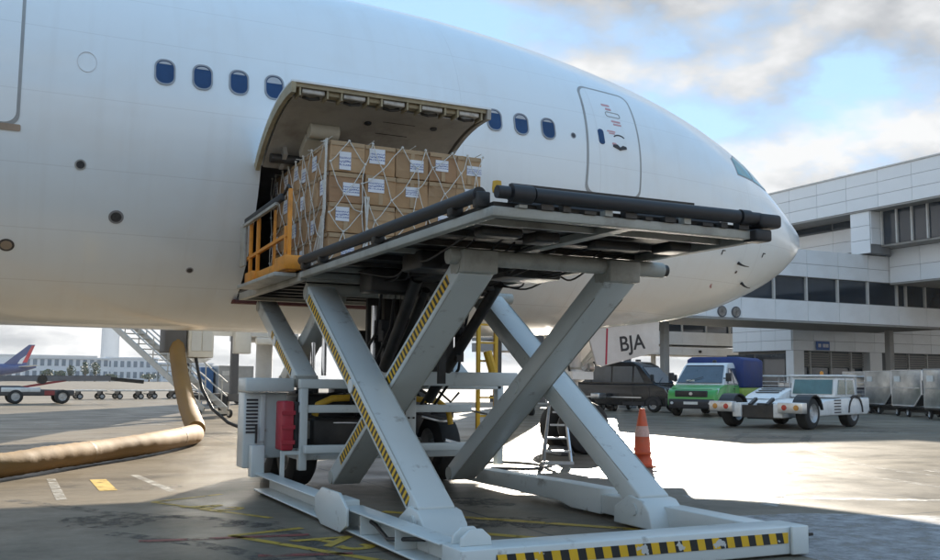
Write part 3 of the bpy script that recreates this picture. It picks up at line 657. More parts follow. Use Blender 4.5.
# drive boxes, motors and hydraulics slung under the deck
for (s0, s1, p0, p1, z0) in ((3.55, 3.95, 7.15, 7.3, 2.66), (4.1, 4.35, 7.2, 7.45, 2.65), (4.8, 5.3, 7.35, 7.5, 2.66), (5.45, 5.7, 7.1, 7.4, 2.65), (3.7, 4.3, 8.8, 9.3, 2.56), (4.8, 5.5, 9.1, 9.6, 2.56), (3.8, 5.4, 10.5, 10.9, 2.47), (4.2, 4.5, 9.5, 10.3, 2.58), (5.0, 5.3, 10.2, 11.2, 2.52)):
    obj('drive_unit', MB().box(s0, s1, p0, p1, z0, 2.74), dark_steel, fr_, bevel=.02)
rh = random.Random(3)
for k in range(11):
    s = 3.65 + k * .2; pts = [(s, 7.4 + rh.uniform(0, .8), 2.73)]
    for q in range(5): pts.append((s + rh.uniform(-.16, .16), pts[-1][1] + rh.uniform(.45, .8), 2.70 - (.09 if q % 2 else .02) - rh.uniform(0, .05)))
    obj('hydraulic_hose', MB().tube(smooth_path(pts, 5), .011, 6), cable_black, fr_, smooth=True)
obj('side_guard_tube', MB().tube([(PS0 - .01, 6.62, 2.885), (PS0 - .01, 11.5, 2.89)], .058, 18), black_rubber, ld, smooth=True)
for p in (6.62, 7.1, 8.9, 10.7, 11.4): obj('guard_bracket', MB().box(PS0 - .05, PS0 + .06, p - .05, p + .05, 2.78, 2.9), dark_steel, ld, bevel=.01)
ft_ = obj('front_guard_tube', MB().tube([(3.62, PP0 - .03, 2.868), (5.62, PP0 - .03, 2.868)], .058, 18), black_rubber, ld, smooth=True)
obj('tube_collar', MB().tube([(3.42, PP0 - .03, 2.868), (3.6, PP0 - .03, 2.868)], .07, 14).tube([(3.3, PP0 - .03, 2.868), (3.4, PP0 - .03, 2.868)], .05, 14), black_rubber, ft_, smooth=True)
obj('tube_collar', MB().tube([(5.64, PP0 - .03, 2.868), (5.74, PP0 - .03, 2.868)], .066, 14).tube([(5.75, PP0 - .03, 2.868), (5.86, PP0 - .03, 2.868)], .055, 14), black_rubber, ft_, smooth=True)
obj('corner_bumper', MB().box(5.82, 6.06, PP0 - .1, PP0 + .12, 2.79, 2.91), black_rubber, ld, bevel=.03)
obj('corner_bumper', MB().box(5.78, 5.96, PP0 - .08, PP0 + .1, 2.67, 2.775), black_rubber, ld, bevel=.02)
obj('platform_end_stop', MB().box(3.62, 5.45, 6.75, 6.80, 2.99, 3.03).box(3.62, 3.68, 6.75, 6.80, 2.81, 2.99).box(5.39, 5.45, 6.75, 6.80, 2.81, 2.99), dark_steel, ld)
for k in range(12):
    s = 3.5 + k * .195; h = .02 + .02 * ((k * 7) % 3)
    obj('edge_fitting', MB().box(s, s + .07 + .04 * (k % 2), PP0 - .02, PP0 + .058, 2.766, 2.77 + h), dark_steel if k % 4 else loader_grey, ld)
obj('beacon', MB().lathe([(.035, 0), (.04, .03), (.035, .09), (0, .1)], (3.42, 6.62, 2.91), (0, 0, 1), 12), yellow_paint, ld, smooth=True)

# front bridge reaching the aircraft sill
br = obj('bridge_frame', MB().box(3.3, 3.38, 11.66, 15.1, 2.66, 2.77).box(5.9, 5.98, 11.66, 15.1, 2.66, 2.77).box(3.38, 5.9, 15.0, 15.1, 2.66, 2.77).box(3.38, 5.9, 11.66, 11.74, 2.66, 2.77), loader_grey, ld, bevel=.008)
obj('bridge_deck', MB().box(3.32, 5.96, 11.66, 15.25, 2.775, 2.81), dark_steel, br)
for k in range(9): obj('bridge_roller', MB().tube([(3.5, 11.9 + k * .36, 2.85), (5.8, 11.9 + k * .36, 2.85)], .035, 10), alu, br, smooth=True)
for k in range(6): obj('bridge_crossmember', MB().box(3.4, 5.88, 12.2 + k * .5, 12.26 + k * .5, 2.69, 2.77), dark_steel, br)
ds = obj('side_step', MB().box(3.0, 3.29, 11.8, 13.9, 2.72, 2.77), loader_grey, br, bevel=.008)
BT = .2
for s, a, b in ((3.66, (12.55, 1.42), (14.75, 2.55)), (4.0, (14.6, 1.42), (12.5, 2.55)), (5.62, (14.6, 1.42), (12.5, 2.55)), (5.95, (12.55, 1.42), (14.75, 2.55))):
    arm(s, a, b, .28, BT, (.1, .6) if s < 4 else None, haz_arm)
# orange safety rail on the bridge
og = obj('safety_rail', MB().bar((3.22, 11.75, 2.86), (3.22, 14.0, 2.86), .10, .16), orange_paint, ld, bevel=.012)
for p, z1 in ((11.95, 3.86), (12.1, 3.4), (13.6, 3.72), (14.05, 3.74)): obj('rail_post', MB().bar((3.22, p, 2.8), (3.22, p, z1), .05, .05), orange_paint, og, bevel=.006)
obj('rail_bar', MB().bar((3.22, 11.95, 3.28), (3.22, 14.4, 3.20), .04, .045), orange_paint, og)
obj('rail_bar', MB().bar((3.3, 13.0, 2.95), (3.3, 13.0, 3.75), .035, .035), orange_paint, og)
obj('rail_bar', MB().bar((3.22, 11.95, 3.05), (3.22, 12.5, 2.9), .05, .05), orange_paint, og)
obj('rail_base', MB().box(3.1, 3.36, 11.7, 12.2, 2.80, 2.98), orange_paint, og, bevel=.015)
obj('rail_base', MB().box(3.12, 3.34, 13.5, 13.95, 2.80, 2.96), orange_paint, og, bevel=.015)
obj('rail_pad', MB().bar((3.2, 12.25, 3.8), (3.2, 14.3, 3.76), .07, .1), black_rubber, og, bevel=.02)
obj('rail_pad_plate', MB().bar((3.17, 12.4, 3.735), (3.17, 14.3, 3.70), .05, .04), loader_grey, og)
obj('rail_gate', MB().box(3.16, 3.2, 14.2, 14.5, 3.1, 3.72), loader_grey, og, bevel=.008)
obj('rail_hook', MB().tube([(3.22, 11.95, 3.86), (3.22, 12.05, 3.92), (3.22, 12.25, 3.84)], .02, 8), cable_black, og, smooth=True)

# chassis under the bridge
ch = obj('chassis_frame', MB().box(3.5, 6.15, 12.2, 12.32, .42, .52).box(3.5, 6.15, 14.6, 14.72, .42, .52).box(3.5, 3.62, 12.32, 14.6, .42, .54).box(6.03, 6.15, 12.32, 14.6, .42, .54), loader_white, ld, bevel=.01)
for (x0, x1, y0, z0, z1) in ((3.46, 6.35, 12.1, 1.33, 1.45), (3.46, 5.9, 12.12, 1.02, 1.12), (4.3, 6.25, 11.45, 1.38, 1.56)):
    obj('chassis_beam', MB().box(x0, x1, y0, y0 + .12, z0, z1), loader_white, ld, bevel=.012)
for s, z0, z1 in ((3.47, .30, 1.33), (4.86, .42, 1.33), (6.28, .3, 1.4)): obj('chassis_post', MB().box(s, s + .1 + .1 * (s > 4.5 and s < 5.5), 12.1, 12.22, z0, z1), loader_white, ld, bevel=.01)
for s in (4.95, 5.02): 
    for z in (.7, .95, 1.2): obj('bolt_head', MB().tube([(s, 12.08, z), (s, 12.1, z)], .013, 8), dark_steel, ld)
cab = obj('power_pack_cabinet', MB().box(2.88, 3.16, 12.65, 13.0, .30, 1.27).box(3.16, 3.46, 12.72, 13.6, .42, 1.27), loader_white, ld, bevel=.015)
obj('cabinet_top_beam', MB().box(2.86, 3.5, 12.5, 12.95, 1.28, 1.46), loader_white, cab, bevel=.02)
for k in range(10): obj('louver_slat', MB().bar((2.91, 12.645, .76 + k * .046), (3.06, 12.645, .76 + k * .046), .012, .024, (0, 1, 0)), dark_print, cab)
obj('cabinet_door', MB().box(3.09, 3.155, 12.635, 12.649, .64, 1.25), loader_white, cab, bevel=.004)
obj('cabinet_skirt', MB().box(2.95, 3.12, 12.45, 12.62, .2, .6), loader_white, cab, bevel=.01)
obj('cabinet_handle', MB().box(3.03, 3.05, 12.60, 12.64, .62, .84), dark_steel, cab)
obj('red_case', MB().box(3.245, 3.40, 12.12, 12.45, .55, 1.17), red_paint, ld, bevel=.025)
for z in (.63, .82, 1.0): obj('case_rib', MB().box(3.235, 3.41, 12.10, 12.119, z, z + .05), red_paint, ld)
obj('black_case', MB().box(3.405, 3.47, 12.14, 12.45, .58, 1.16), black_rubber, ld, bevel=.01)
obj('corner_post', MB().box(3.25, 3.29, 12.12, 12.2, .16, .545).box(3.29, 3.47, 12.12, 12.2, .5, .545), loader_white, ld)
for (s0, s1, p0, p1, z0, z1) in ((3.65, 4.75, 12.9, 14.4, .45, 1.25), (4.8, 5.5, 13.1, 14.5, .4, 1.1), (3.7, 4.5, 12.35, 12.85, .5, .95), (5.55, 6.0, 13.9, 14.5, .5, 1.3)):
    obj('engine_block', MB().box(s0, s1, p0, p1, z0, z1), dark_steel, ld, bevel=.05)
for s in (3.75, 5.88):
    for p in (13.2, 14.35): wheel(ld, (s, p, .48), (1, 0, 0), .48, .36)
obj('yellow_hose', MB().tube([(3.72, 12.3, .98), (3.75, 12.28, 1.12), (3.95, 12.3, 1.2), (4.5, 12.4, 1.22)], .045, 10), yellow_paint, ld, smooth=True)
obj('yellow_hose', MB().tube([(5.1, 12.4, 1.2), (5.5, 12.35, 1.16), (5.62, 12.3, 1.05), (5.66, 12.3, .85)], .04, 10), yellow_paint, ld, smooth=True)
for (a, b, r) in (((4.25, 10.2, 2.6), (4.4, 12.0, 1.2), .07), ((4.45, 10.4, 2.5), (4.5, 12.3, .9), .05), ((5.3, 10.2, 2.6), (5.2, 12.0, 1.2), .07), ((4.7, 11.6, 2.6), (4.75, 12.0, .6), .09)):
    cy = obj('hydraulic_cylinder', MB().tube([a, b], r, 14), dark_steel, ld, smooth=True)
for (s, p, z0, z1) in ((4.32, 11.8, 1.7, 2.4), (3.95, 12.7, 1.5, 2.2), (4.0, 13.4, 1.4, 2.3)): obj('lift_rod', MB().tube([(s, p, z0), (s, p, z1)], .035, 12), chrome, ld, smooth=True)
for (s, p, z0, z1, w) in ((4.5, 11.9, 1.5, 2.65, .1), (4.62, 12.1, 1.4, 2.6, .14), (4.85, 12.4, 1.2, 2.6, .12)): obj('guide_mast', MB().box(s, s + w, p, p + w, z0, z1), dark_steel, ld)
for k in range(7):
    s = 4.1 + .2 * k; obj('hanging_hose', MB().tube([(s, 10.9 + .1 * (k % 3), 2.6), (s + .06, 11.3, 2.0 + .1 * (k % 2)), (s - .05 + .04 * k, 11.7, 1.6), (s + .1, 12.3, 1.1)], .02, 7), cable_black, ld, smooth=True)
for k in range(5):
    s = 4.2 + .35 * k; obj('hanging_hose', MB().tube([(s, 12.6, 1.3), (s + .15, 12.5, .95 + .05 * k), (s + .3, 12.55, 1.28)], .018, 7), cable_black, ld, smooth=True)
rg = random.Random(5); mach = (dark_steel, black_rubber, dark_steel, loader_grey)
for k in range(26):
    a = Vector((rg.uniform(3.65, 5.9), rg.uniform(12.35, 14.2), rg.uniform(.55, 1.25))); sz = Vector((rg.uniform(.08, .35), rg.uniform(.1, .4), rg.uniform(.06, .28)))
    obj('valve_block', MB().box(a.x, a.x + sz.x, a.y, a.y + sz.y, a.z, a.z + sz.z), mach[k % 4], ld, bevel=.012)
for k in range(18):
    a = Vector((rg.uniform(3.7, 5.8), rg.uniform(12.3, 12.9), rg.uniform(.55, 1.3))); b = a + Vector((rg.uniform(.3, 1.0), rg.uniform(-.1, .3), rg.uniform(-.25, .1)))
    obj('pipe', MB().tube([a, a.lerp(b, .5) + Vector((0, -.05, rg.uniform(-.15, .1))), b], rg.uniform(.012, .03), 7), (cable_black, dark_steel, alu)[k % 3], ld, smooth=True)
for k in range(14):                                               # lift mast between the scissor and the bridge
    a = Vector((rg.uniform(4.2, 5.3), rg.uniform(10.9, 12.6), 2.68)); z1 = rg.uniform(1.35, 1.9)
    obj('mast_part', MB().box(a.x, a.x + rg.uniform(.05, .16), a.y, a.y + rg.uniform(.05, .2), z1, 2.68), dark_steel if k % 5 else loader_grey, ld)
for k in range(12):
    a = Vector((rg.uniform(4.0, 5.5), rg.uniform(11.0, 12.6), rg.uniform(1.5, 2.2)))
    obj('valve_block', MB().box(a.x, a.x + rg.uniform(.1, .4), a.y, a.y + .2, a.z, a.z + rg.uniform(.08, .25)), mach[k % 3], ld, bevel=.012)
obj('toothed_rack', MB().box(4.1, 5.3, 11.05, 11.1, 2.5, 2.56), loader_grey, ld)
for k in range(16): obj('rack_tooth', MB().box(4.12 + .075 * k, 4.16 + .075 * k, 11.04, 11.11, 2.44, 2.5), loader_grey, ld)
obj('chassis_beam', MB().box(3.5, 6.1, 11.95, 12.07, .52, .62), loader_white, ld, bevel=.01)
# yellow access ladder on the far side
ly = obj('access_ladder', MB().bar((6.62, 13.4, .5), (6.62, 13.4, 2.95), .06, .05).bar((6.92, 13.4, .5), (6.92, 13.4, 2.95), .06, .05), yellow_paint, ld, bevel=.005)
for k in range(8): obj('rung', MB().box(6.65, 6.89, 13.38, 13.42, .62 + .28 * k, .65 + .28 * k), yellow_paint, ly)
obj('ladder_bracket', MB().box(5.98, 6.65, 13.36, 13.44, 2.68, 2.75).box(6.15, 6.6, 13.36, 13.44, .5, .56), loader_grey, ly)
obj('ladder_hose', MB().tube([(6.75, 13.35, 1.9), (6.82, 13.3, 1.6), (6.76, 13.33, 1.35)], .07, 8), yellow_paint, ly, smooth=True)

# ------------------------------------------------------------------ cargo on the pallet
card = mat('cardboard', (.41, .25, .125), rough=.75, var=.13, scale=1.2, bump=.06, bscale=14)
card2 = mat('cardboard_dark', (.37, .235, .125), rough=.75, var=.13, scale=1.4, bump=.06, bscale=14)
card3 = mat('cardboard_pale', (.46, .3, .165), rough=.78, var=.12, scale=1.1, bump=.06, bscale=12); card4 = mat('cardboard_red_brown', (.36, .21, .11), rough=.72, var=.14, scale=1.6, bump=.06, bscale=12)
tape_m = mat('packing_tape', (.38, .26, .14), rough=.22, var=.08)
def label_mat():
    m = mat('shipping_label_print', (.74, .76, .8), rough=.5, var=.03); nt = m.node_tree; n = nt.nodes; l = nt.links; b = n['Principled BSDF']
    t = n.new('ShaderNodeTexCoord'); sx = n.new('ShaderNodeSeparateXYZ'); l.new(t.outputs['Generated'], sx.inputs[0])
    nz = n.new('ShaderNodeTexNoise'); nz.inputs['Scale'].default_value = 1; mp_ = n.new('ShaderNodeMapping'); mp_.inputs['Scale'].default_value = (34, 34, 9); l.new(t.outputs['Generated'], mp_.inputs[0]); l.new(mp_.outputs[0], nz.inputs['Vector'])
    g = n.new('ShaderNodeMath'); g.operation = 'GREATER_THAN'; g.inputs[1].default_value = .5; l.new(nz.outputs['Fac'], g.inputs[0])
    acc = None
    for zc, w in ((.66, .055), (.46, .075), (.26, .05)):
        c = n.new('ShaderNodeMath'); c.operation = 'COMPARE'; c.inputs[1].default_value = zc; c.inputs[2].default_value = w; l.new(sx.outputs[2], c.inputs[0])
        if acc is None: acc = c.outputs[0]
        else:
            q = n.new('ShaderNodeMath'); q.operation = 'MAXIMUM'; l.new(acc, q.inputs[0]); l.new(c.outputs[0], q.inputs[1]); acc = q.outputs[0]
    mu = n.new('ShaderNodeMath'); mu.operation = 'MULTIPLY'; l.new(acc, mu.inputs[0]); l.new(g.outputs[0], mu.inputs[1])
    src = b.inputs['Base Color'].links[0].from_socket; mx = n.new('ShaderNodeMix'); mx.data_type = 'RGBA'; l.new(mu.outputs[0], mx.inputs[0]); l.new(src, mx.inputs[6]); mx.inputs[7].default_value = (.05, .09, .3, 1)
    l.new(mx.outputs[2], b.inputs['Base Color']); return m
lab_m = label_mat()
BS, BP, BZ = 3.75, 12.04, 2.96
pal = solo('cargo_pallet', MB().box(BS - .06, BS + 2.32, BP - .06, BP + 3.12, BZ - .06, BZ - .02), alu, 'flat aluminium air cargo pallet under the netted cardboard boxes', 'pallet', (BS, BP, BZ - .06), bevel=.01)
S_ED = [3.75, 4.24, 4.69, 5.17, 5.59, 5.98]; P_ED = [12.04, 12.52, 12.98, 13.46, 13.92, 14.4, 14.9]
RH = [.40, .40, .41, .41]
ordw = ['first', 'second', 'third', 'fourth', 'fifth', 'sixth']; roww = ['bottom row', 'second row up', 'third row up', 'top row']
def cbox(s0, s1, p0, p1, z0, z1, label, faces, turn=0):
    g = .006; cx, cy = (s0 + s1) / 2, (p0 + p1) / 2; j = lambda a: random.uniform(-a, a)
    x0, x1, y0, y1, za, zb = s0 - cx + g + j(.006), s1 - cx - g + j(.004), p0 - cy + g + j(.012), p1 - cy - g, .002, z1 - z0 - .004
    bm = bmesh.new(); bmesh.ops.create_cube(bm, size=1)
    for v in bm.verts: v.co = Vector((x0 if v.co.x < 0 else x1, y0 if v.co.y < 0 else y1, za if v.co.z < 0 else zb))
    bmesh.ops.subdivide_edges(bm, edges=bm.edges[:], cuts=3, use_grid_fill=True)
    for v in bm.verts:                                            # bulging, slightly crushed sides
        fx = (v.co.x - x0) / (x1 - x0); fz = (v.co.z - za) / (zb - za); fy = (v.co.y - y0) / (y1 - y0)
        b = 16 * fx * (1 - fx) * fz * (1 - fz); b2 = 16 * fy * (1 - fy) * fz * (1 - fz)
        if fy < .01: v.co.y -= .010 * b
        if fx < .01: v.co.x -= .010 * b2
        v.co += Vector((j(.006), j(.006), j(.006)))
    bmesh.ops.bevel(bm, geom=[e for e in bm.edges if e.calc_face_angle(0) > R(60)], offset=.008, segments=1, affect='EDGES')
    me = bpy.data.meshes.new('cardboard_box'); bm.to_mesh(me); bm.free(); me.materials.append(random.choice((card, card, card2, card3, card4)))
    o = bpy.data.objects.new('cardboard_box', me); C.objects.link(o); o.location = (cx, cy, z0); o.rotation_euler = (0, 0, R(random.uniform(-1.6, 1.6)))
    tag(o, label, 'box', 'cardboard boxes netted on the pallet'); OFF[o.name] = None
    def part(nm, mb, m): q = obj(nm, mb, m, o); return q
    if 'n' in faces:
        part('packing_tape', MB().box(x0 + .01, x1 - .01, y0 - .0145, y0 - .0115, zb * .985 - .055, zb * .985), tape_m)
        part('box_seam', MB().box(x0 + .02, x1 - .02, y0 - .0135, y0 - .0110, zb * .5 - .003, zb * .5 + .003) if random.random() < .4 else MB().box((x0 + x1) / 2 - .03, (x0 + x1) / 2 + .03, y0 - .0135, y0 - .0110, zb * .02, zb * .9), tape_m)
        if 'N' in faces or 'T' in faces:
            w, h = ((.20 + j(.03), .17 + j(.035)) if 'N' in faces else (.16, .24)); ox, oz = j(.08), zb * .52 + j(.07)
            part('shipping_label', MB().box(ox - w / 2, ox + w / 2, y0 - .017, y0 - .013, oz - h / 2, oz + h / 2), lab_m)
    if 'w' in faces:
        part('packing_tape', MB().box(x0 - .0145, x0 - .0115, y0 + .01, y1 - .01, zb * .985 - .05, zb * .985), tape_m)
        if 'W' in faces:
            w, h = .19, .2; oy, oz = j(.06), zb * .5 + j(.06)
            part('shipping_label', MB().box(x0 - .017, x0 - .013, oy - w / 2, oy + w / 2, oz - h / 2, oz + h / 2), lab_m)
    return o
near_lab = {(0, 3): 'T', (1, 3): 'N', (2, 3): 'N', (1, 2): 'N', (2, 2): 'N', (0, 1): 'N', (0, 0): 'N', (4, 2): 'N', (3, 1): 'N', (3, 3): 'N', (0, 2): 'N', (4, 3): 'N'}
z = BZ
for r in range(4):
    for c in range(5):
        lab = near_lab.get((c, r)); dz = 0.0
        extra = {'T': 'with upright white label', 'N': 'with white label', None: 'without label'}[lab]
        cbox(S_ED[c], S_ED[c + 1], P_ED[0], P_ED[1], z, z + RH[r], f'cardboard box {extra}, near face, {roww[r]}, {ordw[c]} from left corner', 'n' + (lab or '') + ('w' if c == 0 else '') + ('W' if c == 0 and r in (1, 2) else ''))
    for c in range(1, 6):
        has = (c + r) % 2 == 0 or r == 3
        cbox(S_ED[0], S_ED[1], P_ED[c], P_ED[c + 1], z, z + RH[r] - (.02 if c > 3 else 0), f'cardboard box {"with white label" if has else "without label"}, left side, {roww[r]}, {ordw[c]} back from corner', 'w' + ('W' if has else ''))
    z += RH[r]
# cargo net: ropes drawn over both faces, pulled together in knots
rope_m = mat('net_rope', (.66, .65, .60), rough=.8, var=.15, scale=20)
net = MB(); ZT = BZ + sum(RH) + .012
def rope(pts, r=.006): net.tube(pts, r, 6)
random.seed(11)
def face_pts(u, v): return Vector((BS + u, BP - .035, BZ + v))
def side_pts(u, v): return Vector((BS - .035, BP + u, BZ + v))
for fn, U, nu, nz_ in ((face_pts, 2.23, 6, 5), (side_pts, 2.86, 7, 5)):
    knots = {}
    for i in range(nu + 1):
        for k in range(nz_ + 1):
            u = U * (i + (.5 if k % 2 else 0)) / nu; v = 1.62 * k / nz_
            u += random.uniform(-.12, .12); v += random.uniform(-.1, .1) if 0 < k < nz_ else 0
            knots[i, k] = fn(min(max(u, .0), U), min(max(v, .0), 1.64))
    for i in range(nu + 1):
        for k in range(nz_):
            for di in ((0, -1) if k % 2 == 0 else (0, 1)):
                if (i + di, k + 1) in knots:
                    a, b = knots[i, k], knots[i + di, k + 1]; mid = (a + b) / 2 + Vector((random.uniform(-.015, .015), -.006 if fn is face_pts else 0, random.uniform(-.07, .0)))
                    rope(smooth_path([a, a.lerp(mid, .6) + Vector((0, 0, -.012)), mid, b], 3))
        for k in range(nz_ + 1): net.lathe([(0, -.018), (.016, -.008), (.018, .006), (0, .018)], knots[i, k], (0, 1, .3), 7)
for u in (.02, .6, 1.2, 1.8, 2.2): rope([face_pts(u, 1.66), Vector((BS + u, BP + .5, ZT + .01)), Vector((BS + u, BP + 1.5, ZT + .01))])
for u in (.3, .9, 1.5, 2.1, 2.7): rope([side_pts(u, 1.66), Vector((BS + .45, BP + u, ZT + .01))])
for q in range(7): rope([side_pts(.02 + random.uniform(-.02, .05), 1.64), side_pts(.06 + random.uniform(-.03, .05), 1.1), side_pts(.05 + random.uniform(-.03, .06), .7), side_pts(.12 + .09 * q, .02)], .009)
for q in range(4): rope([face_pts(.5 + random.uniform(-.05, .05), .9), face_pts(.52, .5), face_pts(.45 + .09 * q, .05)], .009)
# clear plastic gathered at the corner
solo('cargo_net', net, rope_m, 'white rope cargo net stretched over the cardboard boxes', 'net', (BS, BP, BZ), smooth=True)

# ------------------------------------------------------------------ terminal buildings
panel_m = mat('white_cladding', (.85, .875, .89), rough=.32, var=.035, scale=.35, coat=.1, dirt=(.6, .6, .58), dirt_amt=.3, dirt_scale=.6)
panel_m2 = mat('white_cladding_b', (.82, .855, .875), rough=.34, var=.035, scale=.35, coat=.1, dirt=(.6, .6, .58), dirt_amt=.3, dirt_scale=.6)
joint_m = mat('cladding_backing', (.20, .21, .22), rough=.7)
win_m = mat('curtain_wall_glass', (.018, .03, .045), rough=.05, var=.25, scale=.5, spec=.7)
mull_m = mat('mullion_paint', (.6, .6, .58), rough=.45)
soff_m = mat('soffit_grey', (.34, .33, .31), rough=.7)
_shared = {}
def shared_box(name, dx, dy, dz, m):
    k = (name, round(dx, 3), round(dy, 3), round(dz, 3), m.name)
    if k not in _shared: _shared[k] = link_mesh(name, MB().box(0, dx, 0, dy, 0, dz), m)
    return _shared[k]
def piece(name, x, y, z, dx, dy, dz, m, parent, bevel=0):
    o = bpy.data.objects.new(name, shared_box(name, dx, dy, dz, m)); C.objects.link(o); o.parent = parent
    off = OFF[parent.name] or (0, 0, 0); o.location = (x - off[0], y - off[1], z - off[2]); OFF[o.name] = off
    return o
def clad(parent, axis, c, edges, rows, t=.05, gap=.022):
    """separate cladding panels on a wall: axis 'x' = wall along x at y=c facing -y; axis 'y' = wall along y at x=c facing -x"""
    for a, b in zip(edges[:-1], edges[1:]):
        for z0, z1 in rows:
            m = panel_m if random.random() < .6 else panel_m2; dt = random.uniform(0, .006)
            if axis == 'x': piece('panel', a + gap / 2, c - t - dt, z0 + gap / 2, b - a - gap, t + dt, z1 - z0 - gap, m, parent)
            else: piece('panel', c - t - dt, a + gap / 2, z0 + gap / 2, t + dt, b - a - gap, z1 - z0 - gap, m, parent)
# skybridge with a long window band
sb = thing('skybridge', 'white panelled terminal skybridge with dark window band beyond the aircraft nose', 'building', (34, 36.2, 0))
SBY = 36.2; X0, X1 = 27.6, 46.2
xe = [27.6] + [29.8 + 2.13 * k for k in range(8)] + [46.2]
obj('wall', MB().box(X0, X1, SBY, SBY + 4.6, 4.56, 5.60).box(X0, X1, SBY + .25, SBY + 4.6, 5.6, 6.76).box(X0, X1, SBY, SBY + 4.6, 6.76, 8.16), joint_m, sb)
obj('soffit', MB().box(X0 - .05, X1, SBY - .06, SBY + 4.7, 4.47, 4.56), soff_m, sb)
clad(sb, 'x', SBY, xe, [(4.57, 5.58), (6.78, 7.44), (7.44, 8.17)])
clad(sb, 'y', X0, [36.2, 38.5, 40.8], [(4.57, 5.58), (6.78, 7.44), (7.44, 8.17)])
for a, b in zip(xe[:-1], xe[1:]): piece('window_pane', a + .04, SBY + .12, 5.6, b - a - .08, .03, 1.16, win_m, sb)
for a in xe[1:-1] + [43.25]: piece('mullion', a - .045, SBY - .02, 5.59, .09, .16, 1.18, mull_m, sb)
for x in (30.72, 31.57):
    v = obj('round_vent', MB().lathe([(.27, 0), (.27, .05), (.22, .05), (.2, .02), (.0, .02)], (x, SBY - .05, 4.84), (0, -1, 0), 24), mat('vent_grey', (.12, .12, .13), rough=.5), sb, smooth=True)
    for k in range(4): obj('vent_ring', MB().lathe([(.05 + .045 * k, 0), (.05 + .045 * k, .03), (.065 + .045 * k, .03), (.065 + .045 * k, 0)], (x, SBY - .07, 4.84), (0, -1, 0), 20), alu, v)
for x in (29.2, 44.6): obj('support_column', MB().box(x - .16, x + .16, SBY + 2.2, SBY + 2.55, 0, 4.47), soff_m, sb, bevel=.02)
# main block above and behind it
mb_ = thing('terminal_building', 'tall white panelled terminal block with upper windows at the right edge', 'building', (42, 42, 0))
UX = 40.0
obj('wall', MB().box(UX, 62, 20, 64, 10.46, 12.42).box(UX + .9, 62, 20, 35.9, 8.64, 10.46).box(UX + 1.6, 62, 36.0, 64, 8.16, 10.46).box(UX + 2.0, 62, 20, 36.1, 6.76, 8.64), joint_m, mb_)
obj('soffit', MB().box(UX - .03, UX + 1.7, 20, 64, 10.38, 10.46).box(UX + .85, UX + 2.2, 20, 36.2, 8.56, 8.64).box(UX + 1.95, 62, 20, 36.1, 6.68, 6.76), soff_m, mb_)
pe = [25.0] + [26.7 + 2.06 * k for k in range(15)]
clad(mb_, 'y', UX, pe, [(10.47, 11.12), (11.12, 11.77), (11.77, 12.42)])
piece('parapet_cap', UX - .1, 20, 12.42, 22, 44, .08, mull_m, mb_)
for k in range(12):
    p = 35.45 - .92 * (k + 1); piece('window_pane', UX + .82, p + .04, 8.66, .03, .84, 1.72, win_m, mb_)
    piece('mullion', UX + .70, p - .04, 8.64, .14, .08, 1.76, mull_m, mb_)
piece('mullion', UX + .70, 35.41, 8.64, .14, .08, 1.76, mull_m, mb_)
obj('pier', MB().box(UX + .08, UX + 1.5, 35.6, 36.85, 8.2, 10.38), joint_m, mb_)
clad(mb_, 'y', UX + .08, [35.6, 36.85], [(8.2, 8.9), (8.9, 9.65), (9.65, 10.38)])
clad(mb_, 'x', 35.6, [UX + .08, UX + .9], [(8.66, 9.5), (9.5, 10.38)])
clad(mb_, 'y', UX + 2.0, [25, 27.5, 30, 32.2, 34.2, 36.1], [(6.77, 7.6), (7.6, 8.55)])
clad(mb_, 'y', UX + 1.6, [36.1, 39.5, 43, 46.5, 50, 53.5], [(8.6, 9.25), (9.25, 9.95)])
for k in range(5): piece('window_pane', UX + 1.56, 36.2 + 3.4 * k, 8.2, .03, 3.3, .36, win_m, mb_); piece('window_pane', UX + 1.56, 36.2 + 3.4 * k, 9.97, .03, 3.3, .4, win_m, mb_)
# ground floor block below
gf = thing('terminal_ground_floor', 'white terminal ground floor with louvres and dark windows behind the tug', 'building', (44, 42, 0))
GX, GY = 40.8, 42.0
obj('wall', MB().box(GX, 66, GY + .05, 47, 3.35, 5.2).box(GX + .3, 66, GY + .6, 46.9, 0, 3.35), joint_m, gf)
ge = [GX + 1.63 * k for k in range(15)]
clad(gf, 'x', GY + .05, ge, [(3.37, 3.95), (3.95, 4.55), (4.55, 5.15)])
clad(gf, 'y', GX, [42.05, 43.3, 44.5, 45.75, 47], [(3.37, 3.95), (3.95, 4.55), (4.55, 5.15)])
louv_m = mat('louvre_grey', (.34, .33, .31), rough=.6, var=.1)
for k in range(14):
    x = GX + .1 + 1.63 * k
    if k in (4, 9): continue
    f = piece('window_frame', x, GY + .42, .1, 1.5, .06, .1, mull_m, gf)
    piece('window_pane', x, GY + .5, .2, 1.56, .03, 2.2, win_m, gf)
    lv = MB()
    for q in range(6): lv.box(x, x + 1.56, GY + .40, GY + .50, 2.48 + q * .14, 2.56 + q * .14)
    tag(obj('louvre', lv, louv_m, gf), kind='stuff')
    piece('mullion', x - .06, GY + .36, .0, .08, .16, 3.35, mull_m, gf)
for x in (GX - .05, GX + 6.0, GX + 14.4): piece('column', x, GY - .1, 0, 1.0 if x > GX else .8, .6, 3.36, panel_m, gf)
for k in range(2): piece('window_pane', GX + .25, GY + .9 + 2.6 * k, .2, .03, 2.4, 3.0, win_m, gf)
sg = solo('blue_sign', MB().box(42.55, 43.55, GY - .12, GY - .06, 3.42, 3.92), mat('sign_blue', (.03, .12, .42), rough=.4), 'small blue sign with white characters hung above the terminal ground floor', 'sign', (43.05, GY - .1, 3.42), bevel=.01)
wp = mat('sign_white', (.8, .8, .8))
